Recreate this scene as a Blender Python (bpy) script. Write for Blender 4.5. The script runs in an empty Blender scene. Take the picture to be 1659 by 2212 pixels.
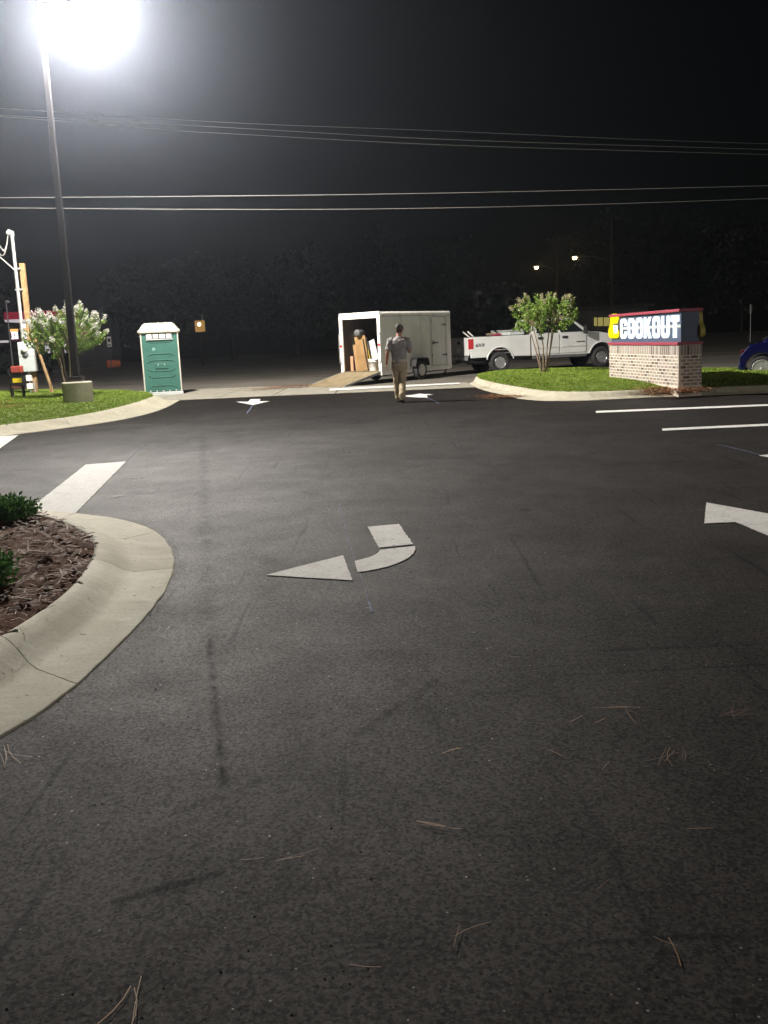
import bpy, bmesh, math, random
from mathutils import Vector, Matrix, noise
R_ = math.radians
S = bpy.context.scene
COL = S.collection
random.seed(7)

# ------------------------------------------------------------------ camera
F, CAMH = 2150.0, 1.45                       # focal length in pixels of a 1659 x 2212 frame, eye height
PITCH = math.atan(375 * math.cos(R_(2.7)) / F)
ROLL = R_(-2.7)
CAMR = Matrix.Rotation(math.pi / 2 - PITCH, 3, 'X') @ Matrix.Rotation(ROLL, 3, 'Z')
cd = bpy.data.cameras.new('camera')
cam = bpy.data.objects.new('camera', cd); COL.objects.link(cam)
cam.matrix_world = Matrix.Translation((0, 0, CAMH)) @ CAMR.to_4x4()
cd.sensor_fit = 'VERTICAL'; cd.sensor_height = 24; cd.lens = 24 * F / 2212
cd.clip_start = .05; cd.clip_end = 1500
S.camera = cam

# ------------------------------------------------------------------ sky, faint low light from behind, exposure
SUN_EL, SUN_AZ = R_(9), R_(152)              # azimuth clockwise from +Y
w = bpy.data.worlds.new('World'); S.world = w; w.use_nodes = True
nt = w.node_tree
sky = nt.nodes.new('ShaderNodeTexSky'); sky.sky_type = 'NISHITA'; sky.sun_disc = False
sky.sun_elevation = SUN_EL; sky.sun_rotation = SUN_AZ
bg = nt.nodes['Background']; bg.inputs[1].default_value = .0004
nt.links.new(sky.outputs[0], bg.inputs[0])
sl = bpy.data.lights.new('restaurant_fill', 'SUN'); sl.energy = .5; sl.angle = R_(14); sl.color = (1, .95, .87)  # added low fill in place of the restaurant lights behind the camera
so = bpy.data.objects.new('restaurant_fill', sl); COL.objects.link(so)
sd = Vector((math.sin(SUN_AZ) * math.cos(SUN_EL), math.cos(SUN_AZ) * math.cos(SUN_EL), math.sin(SUN_EL)))
so.rotation_euler = sd.to_track_quat('Z', 'Y').to_euler()
S.view_settings.view_transform = 'Standard'; S.view_settings.look = 'None'
S.view_settings.exposure = 0; S.view_settings.gamma = 1; S.view_settings.use_curve_mapping = False
S.cycles.max_bounces = 5; S.cycles.diffuse_bounces = 2; S.cycles.glossy_bounces = 3
S.cycles.transparent_max_bounces = 6; S.cycles.volume_bounces = 0
S.cycles.use_denoising = True; S.cycles.sample_clamp_indirect = 4
LAMP_POWER = 44000.0
HAZE = .00095

# ------------------------------------------------------------------ helpers
def ray(x, y):
    return CAMR @ Vector(((x - 829.5) / F, -(y - 1106) / F, -1))
def P(x, y, z=0.0):                          # ground position seen in the photograph at (x, y), height z
    d = ray(x, y); t = (z - CAMH) / d.z
    return Vector((d.x * t, d.y * t, z))
def PD(x, y, D):                             # position seen at (x, y) at distance D
    d = ray(x, y) * (D / ray(x, y).y)
    return Vector((d.x, d.y, d.z + CAMH))

class MB:
    def __init__(s): s.v = []; s.f = []; s.sm = []
    def add(s, vs, fs, smooth=False):
        b = len(s.v); s.v += [tuple(v) for v in vs]
        for f in fs: s.f.append([b + i for i in f]); s.sm.append(smooth)
        return s
    def box(s, c, d, rz=0, M=None):
        x, y, z = d[0] / 2, d[1] / 2, d[2] / 2
        vs = [Vector((a, b, e)) for e in (-z, z) for b in (-y, y) for a in (-x, x)]
        m = M if M is not None else Matrix.Rotation(rz, 3, 'Z')
        vs = [m @ v + Vector(c) for v in vs]
        return s.add(vs, [(0, 2, 3, 1), (4, 5, 7, 6), (0, 1, 5, 4), (2, 6, 7, 3), (0, 4, 6, 2), (1, 3, 7, 5)])
    def b2(s, a, b):
        return s.box([(a[i] + b[i]) / 2 for i in range(3)], [abs(b[i] - a[i]) for i in range(3)])
    def hexa(s, lo, hi):                     # four bottom and four top points
        return s.add(list(lo) + list(hi), [(3, 2, 1, 0), (4, 5, 6, 7), (0, 1, 5, 4), (1, 2, 6, 5), (2, 3, 7, 6), (3, 0, 4, 7)])
    def tube(s, path, rad, n=8, caps=True, smooth=True, sq=1.0, up=None):
        path = [Vector(p) for p in path]
        if not hasattr(rad, '__len__'): rad = [rad] * len(path)
        rings = []; prev = None
        for i, p in enumerate(path):
            t = (path[min(i + 1, len(path) - 1)] - path[max(i - 1, 0)]).normalized()
            if prev is None:
                a = Vector(up) if up else (Vector((0, 0, 1)) if abs(t.z) < .9 else Vector((1, 0, 0)))
                u = t.cross(a).normalized()
            else: u = (prev - t * prev.dot(t)).normalized()
            prev = u; w_ = t.cross(u)
            r = rad[i]; rx, ry = r if hasattr(r, '__len__') else (r, r * sq)
            rings.append([p + u * (rx * math.cos(k * 2 * math.pi / n)) + w_ * (ry * math.sin(k * 2 * math.pi / n)) for k in range(n)])
        return s.loft(rings, caps, smooth)
    def loft(s, rings, caps=True, smooth=True):
        n = len(rings[0]); vs = [v for r in rings for v in r]; fs = []
        for i in range(len(rings) - 1):
            for k in range(n):
                fs.append((i * n + k, i * n + (k + 1) % n, (i + 1) * n + (k + 1) % n, (i + 1) * n + k))
        s.add(vs, fs, smooth)
        if caps:
            s.add(rings[0], [tuple(range(n))[::-1]]); s.add(rings[-1], [tuple(range(n))])
        return s
    def lathe(s, prof, c=(0, 0, 0), axis='Z', n=24, smooth=True):
        rings = []
        for r, h in prof:
            ring = []
            for k in range(n):
                a = 2 * math.pi * k / n; x, y = r * math.cos(a), r * math.sin(a)
                v = (x, y, h) if axis == 'Z' else ((x, h, y) if axis == 'Y' else (h, x, y))
                ring.append(Vector(v) + Vector(c))
            rings.append(ring)
        return s.loft(rings, True, smooth)
    def prism(s, poly, a, b, axis='Y'):      # polygon in the plane across the axis, from a to b along it
        def m(p, h): return (p[0], h, p[1]) if axis == 'Y' else ((h, p[0], p[1]) if axis == 'X' else (p[0], p[1], h))
        n = len(poly); vs = [m(p, a) for p in poly] + [m(p, b) for p in poly]
        fs = [tuple(range(n)), tuple(range(2 * n - 1, n - 1, -1))] + [((i + 1) % n, i, n + i, n + (i + 1) % n) for i in range(n)]
        return s.add(vs, fs)
    def quad(s, *ps): return s.add(ps, [tuple(range(len(ps)))])
    def mesh(s, name):
        me = bpy.data.meshes.new(name); me.from_pydata(s.v, [], s.f)
        me.polygons.foreach_set('use_smooth', s.sm); me.update()
        bm = bmesh.new(); bm.from_mesh(me); bmesh.ops.recalc_face_normals(bm, faces=bm.faces); bm.to_mesh(me); bm.free()
        return me
    def build(s, name, mat, parent=None, bevel=0, seg=2, loc=None, rot=None):
        o = bpy.data.objects.new(name, s.mesh(name)); COL.objects.link(o)
        if mat: o.data.materials.append(mat)
        if parent: o.parent = parent
        if loc is not None: o.location = loc
        if rot is not None: o.rotation_euler = rot
        if bevel:
            m = o.modifiers.new('bevel', 'BEVEL'); m.width = bevel; m.segments = seg; m.limit_method = 'ANGLE'; m.angle_limit = R_(35)
        return o
def rawmesh(name, vs, fs, mat, parent=None):     # large soups without normal recalculation
    me = bpy.data.meshes.new(name); me.from_pydata(vs, [], fs); me.update()
    o = bpy.data.objects.new(name, me); COL.objects.link(o); me.materials.append(mat)
    if parent: o.parent = parent
    return o
def tag(o, label=None, cat=None, group=None, kind=None):
    if label: o['label'] = label
    if cat: o['category'] = cat
    if group: o['group'] = group
    if kind: o['kind'] = kind
    return o
def thing(name, label, cat, loc=(0, 0, 0), rz=0, group=None):
    o = bpy.data.objects.new(name, None); COL.objects.link(o)
    o.location = loc; o.rotation_euler = (0, 0, rz); o.empty_display_size = .2
    return tag(o, label, cat, group)
def bake(o):
    bpy.context.view_layer.update()
    dg = bpy.context.evaluated_depsgraph_get()
    me = bpy.data.meshes.new_from_object(o.evaluated_get(dg)); 
    o.modifiers.clear(); o.data = me; return o
def shape2d(name, loops, depth, mat, parent, M):  # flat outline with holes, given thickness
    cu = bpy.data.curves.new(name, 'CURVE'); cu.dimensions = '2D'; cu.fill_mode = 'BOTH'; cu.extrude = depth / 2
    for lp in loops:
        sp = cu.splines.new('POLY'); sp.points.add(len(lp) - 1); sp.use_cyclic_u = True
        for i, p in enumerate(lp): sp.points[i].co = (p[0], p[1], 0, 1)
    t = bpy.data.objects.new('tmp', cu); COL.objects.link(t); bpy.context.view_layer.update()
    me = bpy.data.meshes.new_from_object(t.evaluated_get(bpy.context.evaluated_depsgraph_get()))
    bpy.data.objects.remove(t)
    me.transform(M); me.materials.clear(); me.materials.append(mat); me.name = name
    o = bpy.data.objects.new(name, me); COL.objects.link(o); o.parent = parent
    return o
def textmesh(name, txt, size, depth, mat, parent, M, bold=0, shear=0):
    cu = bpy.data.curves.new(name, 'FONT'); cu.body = txt; cu.size = size; cu.extrude = depth / 2; cu.offset = bold; cu.shear = shear
    cu.align_x = 'CENTER'; cu.align_y = 'CENTER'
    t = bpy.data.objects.new('tmp', cu); COL.objects.link(t); bpy.context.view_layer.update()
    me = bpy.data.meshes.new_from_object(t.evaluated_get(bpy.context.evaluated_depsgraph_get()))
    bpy.data.objects.remove(t); me.transform(M); me.materials.clear(); me.materials.append(mat)
    o = bpy.data.objects.new(name, me); COL.objects.link(o); o.parent = parent
    return o
def catmull(pts, n):
    pts = [Vector(p) for p in pts]; out = []
    ext = [pts[0] * 2 - pts[1]] + pts + [pts[-1] * 2 - pts[-2]]
    dense = []
    for i in range(1, len(ext) - 2):
        a, b, c, d = ext[i - 1:i + 3]
        for k in range(12):
            t = k / 12
            dense.append(.5 * ((2 * b) + (c - a) * t + (2 * a - 5 * b + 4 * c - d) * t * t + (3 * b - a - 3 * c + d) * t ** 3))
    dense.append(pts[-1])
    L = [0]
    for i in range(1, len(dense)): L.append(L[-1] + (dense[i] - dense[i - 1]).length)
    j = 0
    for k in range(n):
        t = L[-1] * k / (n - 1)
        while j < len(L) - 2 and L[j + 1] < t: j += 1
        q = (t - L[j]) / max(1e-9, L[j + 1] - L[j]); out.append(dense[j].lerp(dense[j + 1], min(1, max(0, q))))
    return out
def inpoly(x, y, poly):
    c = False; n = len(poly)
    for i in range(n):
        a, b = poly[i], poly[i - 1]
        if (a[1] > y) != (b[1] > y) and x < (b[0] - a[0]) * (y - a[1]) / (b[1] - a[1]) + a[0]: c = not c
    return c

# ------------------------------------------------------------------ materials
def mat(name, c, rough=.6, metal=0, c2=None, scale=8, bump=0, bscale=None, spec=.5, detail=4, coat=0, lo=.35, hi=.65, emit=None, es=0, trans=0):
    m = bpy.data.materials.new(name); m.use_nodes = True; n = m.node_tree; b = n.nodes['Principled BSDF']
    b.inputs['Base Color'].default_value = (*c, 1); b.inputs['Roughness'].default_value = rough
    b.inputs['Metallic'].default_value = metal; b.inputs['Specular IOR Level'].default_value = spec
    if coat: b.inputs['Coat Weight'].default_value = coat; b.inputs['Coat Roughness'].default_value = .08
    if trans: b.inputs['Transmission Weight'].default_value = trans
    if emit: b.inputs['Emission Color'].default_value = (*emit, 1); b.inputs['Emission Strength'].default_value = es
    if c2 or bump:
        tc = n.nodes.new('ShaderNodeTexCoord')
        if c2:
            nz = n.nodes.new('ShaderNodeTexNoise'); nz.inputs['Scale'].default_value = scale; nz.inputs['Detail'].default_value = detail
            n.links.new(tc.outputs['Object'], nz.inputs['Vector'])
            rp = n.nodes.new('ShaderNodeValToRGB'); rp.color_ramp.elements[0].position = lo; rp.color_ramp.elements[1].position = hi
            rp.color_ramp.elements[0].color = (*c, 1); rp.color_ramp.elements[1].color = (*c2, 1)
            n.links.new(nz.outputs['Fac'], rp.inputs[0]); n.links.new(rp.outputs[0], b.inputs['Base Color'])
        if bump:
            nb = n.nodes.new('ShaderNodeTexNoise'); nb.inputs['Scale'].default_value = bscale or scale * 4; nb.inputs['Detail'].default_value = 3
            n.links.new(tc.outputs['Object'], nb.inputs['Vector'])
            bp = n.nodes.new('ShaderNodeBump'); bp.inputs['Strength'].default_value = 1; bp.inputs['Distance'].default_value = bump
            n.links.new(nb.outputs['Fac'], bp.inputs['Height']); n.links.new(bp.outputs[0], b.inputs['Normal'])
    return m
def emat(name, c, s):
    m = bpy.data.materials.new(name); m.use_nodes = True; n = m.node_tree; n.nodes.clear()
    o = n.nodes.new('ShaderNodeOutputMaterial'); e = n.nodes.new('ShaderNodeEmission')
    e.inputs[0].default_value = (*c, 1); e.inputs[1].default_value = s; n.links.new(e.outputs[0], o.inputs[0]); return m

class NT:                                     # tiny node-graph writer
    def __init__(s, m): s.n = m.node_tree; s.b = s.n.nodes['Principled BSDF']
    def new(s, t, **k):
        o = s.n.nodes.new(t)
        for a, v in k.items(): setattr(o, a, v)
        return o
    def put(s, sock, v):
        if hasattr(v, 'links') or hasattr(v, 'is_linked'): s.n.links.new(v, sock)
        else: sock.default_value = v
    def pos(s, sc=(1, 1, 1), rz=0):
        g = s.new('ShaderNodeNewGeometry'); mp = s.new('ShaderNodeMapping')
        mp.inputs['Scale'].default_value = sc; mp.inputs['Rotation'].default_value = (0, 0, rz)
        s.n.links.new(g.outputs['Position'], mp.inputs['Vector']); return mp.outputs[0]
    def noise(s, vec, scale, detail=3, rough=.55, dist=0):
        o = s.new('ShaderNodeTexNoise'); s.put(o.inputs['Vector'], vec)
        o.inputs['Scale'].default_value = scale; o.inputs['Detail'].default_value = detail; o.inputs['Roughness'].default_value = rough
        o.inputs['Distortion'].default_value = dist; return o.outputs['Fac']
    def vor(s, vec, scale, feat='F1', out='Distance'):
        o = s.new('ShaderNodeTexVoronoi', feature=feat); s.put(o.inputs['Vector'], vec); o.inputs['Scale'].default_value = scale
        return o.outputs[out]
    def ramp(s, f, a, b, ca=0.0, cb=1.0):
        o = s.new('ShaderNodeMapRange'); s.put(o.inputs[0], f)
        for i, v in enumerate((a, b, ca, cb)): o.inputs[i + 1].default_value = v
        return o.outputs[0]
    def math(s, op, a, b=0.0):
        o = s.new('ShaderNodeMath', operation=op); s.put(o.inputs[0], a); s.put(o.inputs[1], b); return o.outputs[0]
    def mix(s, f, a, b, t='MIX'):
        o = s.new('ShaderNodeMix', data_type='RGBA', blend_type=t); s.put(o.inputs[0], f)
        s.put(o.inputs[6], a if hasattr(a, 'is_linked') else (*a, 1)); s.put(o.inputs[7], b if hasattr(b, 'is_linked') else (*b, 1)); return o.outputs[2]
    def bump(s, h, dist, strength=1):
        o = s.new('ShaderNodeBump'); s.put(o.inputs['Height'], h); o.inputs['Distance'].default_value = dist; o.inputs['Strength'].default_value = strength
        s.n.links.new(o.outputs[0], s.b.inputs['Normal'])
    def out(s, col=None, rough=None):
        if col is not None: s.put(s.b.inputs['Base Color'], col)
        if rough is not None: s.put(s.b.inputs['Roughness'], rough)

def asphalt_new():
    m = mat('fresh_asphalt', (.04, .04, .04), .6, spec=.15); g = NT(m)
    p = g.pos()
    fine = g.noise(p, 190, 2); mid = g.noise(p, 55, 4, .7); big = g.noise(p, .45, 4, .6, .6); blot = g.noise(p, 2.1, 5, .62)
    c = g.mix(g.ramp(big, .36, .64), (.0090, .0068, .0064), (.0145, .0112, .0102))
    c = g.mix(g.ramp(blot, .38, .62, .0, .55), c, (.0090, .0094, .0082))
    c = g.mix(g.ramp(fine, .35, .7, 0, .75), c, (.025, .0215, .0195))
    pit = g.ramp(mid, .30, .45, 1, 0)
    c = g.mix(g.math('MULTIPLY', pit, .8), c, (.004, .004, .0045))
    # roller seams and dragged scuffs: long thin dark marks
    sc = g.noise(g.pos((14, .45, 1), R_(-6)), 1.0, 3, .6, .25)
    c = g.mix(g.ramp(sc, .62, .70, 0, .7), c, (.005, .005, .006))
    sc2 = g.noise(g.pos((.35, 9, 1), R_(-16)), 1.0, 3, .6, .2)
    c = g.mix(g.ramp(sc2, .63, .71, 0, .6), c, (.006, .006, .006))
    # pale worn dust
    du = g.noise(g.pos((1, .5, 1), .4), 1.1, 5, .7, .8)
    c = g.mix(g.ramp(du, .55, .75, 0, .3), c, (.045, .040, .035))
    st = g.vor(p, 62); st2 = g.new('ShaderNodeTexVoronoi'); g.put(st2.inputs['Vector'], p); st2.inputs['Scale'].default_value = 62
    sp = g.n.nodes.new('ShaderNodeSeparateColor'); g.n.links.new(st2.outputs['Color'], sp.inputs[0])
    pick = g.math('MULTIPLY', g.math('GREATER_THAN', sp.outputs[0], .988), g.math('LESS_THAN', st, .22))
    c = g.mix(g.math('MULTIPLY', pick, .7), c, (.26, .25, .23))
    # stones of mixed tone
    sv = g.new('ShaderNodeTexVoronoi'); g.put(sv.inputs['Vector'], p); sv.inputs['Scale'].default_value = 105; sv.inputs['Randomness'].default_value = 1
    s3 = g.n.nodes.new('ShaderNodeSeparateColor'); g.n.links.new(sv.outputs['Color'], s3.inputs[0])
    tone = g.ramp(s3.outputs[1], 0, 1, .5, 1.5)
    tv = g.new('ShaderNodeCombineColor'); [g.put(tv.inputs[i], tone) for i in range(3)]
    c = g.mix(.85, c, tv.outputs[0], 'MULTIPLY')
    # paving seam, dragged scuffs and tyre rubber, each where it lies
    mk = None
    brk = g.ramp(g.noise(p, 7, 4, .7), .36, .6, .15, 1)
    for pa, pb, wd, k in (((437, 935), (452, 1380), .09, .45), ((452, 1380), (486, 1722), .030, .85), ((386, 1752), (560, 1688), .035, .7), ((265, 1945), (640, 1838), .035, .65), ((640, 1838), (760, 1850), .02, .5),
                          ((770, 1588), (936, 1474), .045, .6), ((380, 1266), (540, 1262), .012, .7), ((560, 1180), (700, 1900), .16, .25), ((300, 1180), (330, 1480), .12, .3), ((640, 1000), (1100, 985), .10, .3), ((900, 1300), (1500, 1700), .14, .25)):
        a_, b_ = P(*pa), P(*pb); d_ = b_ - a_; L2 = d_.dot(d_)
        v1 = g.new('ShaderNodeVectorMath', operation='SUBTRACT'); g.put(v1.inputs[0], p); v1.inputs[1].default_value = a_
        v2 = g.new('ShaderNodeVectorMath', operation='DOT_PRODUCT'); g.put(v2.inputs[0], v1.outputs[0]); v2.inputs[1].default_value = d_ / L2
        cl = g.new('ShaderNodeClamp'); g.put(cl.inputs[0], v2.outputs['Value'])
        v3 = g.new('ShaderNodeVectorMath', operation='SCALE'); v3.inputs[0].default_value = d_; g.put(v3.inputs['Scale'], cl.outputs[0])
        v4 = g.new('ShaderNodeVectorMath', operation='DISTANCE'); g.put(v4.inputs[0], v1.outputs[0]); g.put(v4.inputs[1], v3.outputs[0])
        mm = g.math('MULTIPLY', g.ramp(v4.outputs['Value'], wd * .1, wd, k, 0), brk)
        mk = mm if mk is None else g.math('MAXIMUM', mk, mm)
    # old oil drips
    od = g.new('ShaderNodeTexVoronoi'); g.put(od.inputs['Vector'], p); od.inputs['Scale'].default_value = 1.15
    s4 = g.n.nodes.new('ShaderNodeSeparateColor'); g.n.links.new(od.outputs['Color'], s4.inputs[0])
    dr = g.math('ADD', od.outputs['Distance'], g.math('MULTIPLY', g.noise(p, 22, 3, .6), .09))
    mk = g.math('MAXIMUM', mk, g.math('MULTIPLY', g.ramp(dr, .06, .13, .75, 0), g.math('GREATER_THAN', s4.outputs[2], .62)))
    mk = g.math('MAXIMUM', mk, g.math('MULTIPLY', pit, .4)); mk = g.math('MAXIMUM', mk, g.ramp(sc, .63, .73, 0, .38)); mk = g.math('MAXIMUM', mk, g.ramp(sc2, .64, .74, 0, .3))
    c = g.mix(mk, c, (.0035, .0033, .0035))
    pat = g.math('ADD', g.ramp(big, .38, .62, .125, .19), g.ramp(g.noise(g.pos((1, .6, 1), .3), 3.3, 5, .7, .5), .4, .62, -.02, .03))
    pat = g.math('MULTIPLY', g.math('MULTIPLY', pat, tone), g.ramp(mk, 0, 1, 1, .12))
    g.put(g.b.inputs['Specular IOR Level'], pat); g.b.inputs['Specular Tint'].default_value = (1, .91, .88, 1)
    g.out(c, g.math('ADD', g.ramp(blot, .3, .7, .68, .74), g.ramp(mid, .3, .7, .08, 0.0)))
    h = g.noise(p, 120, 6, .85)
    g.bump(h, .0022)
    return m
def asphalt_old():
    m = mat('old_asphalt', (.09, .085, .075), .8, spec=.3); g = NT(m); p = g.pos()
    big = g.noise(p, .25, 5, .65, 1.2); st = g.noise(g.pos((.16, 1.6, 1), R_(-8)), 1.0, 5, .7, 1.0); fine = g.noise(p, 60, 3)
    c = g.mix(g.ramp(big, .35, .65), (.10, .09, .076), (.19, .17, .14))
    c = g.mix(g.ramp(st, .5, .68, 0, .75), c, (.30, .27, .215))
    c = g.mix(g.ramp(st, .34, .42, .8, 0), c, (.05, .047, .042))
    c = g.mix(g.ramp(fine, .35, .7, 0, .5), c, (.085, .08, .07))
    g.out(c); g.bump(fine, .006); return m
def concrete(name='kerb_concrete', a=(.39, .36, .27), b=(.52, .485, .38)):
    m = mat(name, a, .85, spec=.3); g = NT(m); p = g.pos()
    big = g.noise(p, 2.6, 5, .68, .6); fine = g.noise(p, 55, 4, .7); sw = g.noise(g.pos((5, 22, 3), R_(38)), 1.0, 4, .7, .3)
    c = g.mix(g.ramp(big, .32, .68), a, b)
    c = g.mix(g.math('MULTIPLY', g.ramp(sw, .50, .66, 0, .5), g.ramp(big, .45, .6, 0, 1)), c, tuple(min(.8, v * 1.25) for v in b))
    c = g.mix(g.math('MULTIPLY', g.ramp(sw, .34, .43, .35, 0), g.ramp(big, .4, .55, 1, 0)), c, (.22, .20, .145))
    c = g.mix(g.ramp(fine, .32, .44, .5, 0), c, (.19, .175, .14))
    sp = g.noise(p, 17, 2, .5); c = g.mix(g.ramp(sp, .24, .30, .75, 0), c, (.07, .06, .045))
    g.out(c); g.bump(g.math('ADD', g.math('MULTIPLY', fine, .6), g.math('MULTIPLY', sw, .5)), .0035); return m
def paint():
    m = mat('white_road_paint', (.7, .68, .64), .95, spec=.1); g = NT(m); p = g.pos()
    n1 = g.noise(p, 14, 5, .7); n2 = g.noise(p, 140, 3)
    c = g.mix(g.ramp(n1, .35, .65), (.73, .715, .69), (.82, .81, .785))
    c = g.mix(g.ramp(n2, .34, .44, .75, 0), c, (.22, .20, .18))
    c = g.mix(g.ramp(g.noise(p, 26, 5, .75), .33, .42, .6, 0), c, (.16, .15, .14))
    c = g.mix(g.ramp(g.noise(p, 4.5, 5, .75, .6), .52, .68, 0, .45), c, (.45, .43, .40))
    g.out(c); g.bump(n2, .002); return m
def leafmat(name, a, b, trans=.25, rough=.5):
    m = mat(name, a, rough); g = NT(m)
    gi = g.new('ShaderNodeNewGeometry')
    c = g.mix(gi.outputs['Random Per Island'], a, b)
    g.out(c); g.b.inputs['Subsurface Weight'].default_value = 0
    tr = g.new('ShaderNodeBsdfTranslucent'); g.put(tr.inputs[0], c)
    mx = g.new('ShaderNodeMixShader'); mx.inputs[0].default_value = trans
    g.n.links.new(g.b.outputs[0], mx.inputs[1]); g.n.links.new(tr.outputs[0], mx.inputs[2])
    g.n.links.new(mx.outputs[0], g.n.nodes['Material Output'].inputs[0]); return m
def soil(name, a, b, c_):
    m = mat(name, a, .95, spec=.1); g = NT(m); p = g.pos()
    c = g.mix(g.ramp(g.noise(p, 22, 5, .7), .35, .65), a, b)
    c = g.mix(g.ramp(g.noise(p, 4, 4, .7), .5, .7, 0, .8), c, c_)
    g.out(c); g.bump(g.noise(p, 60, 4, .7), .02); return m

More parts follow.
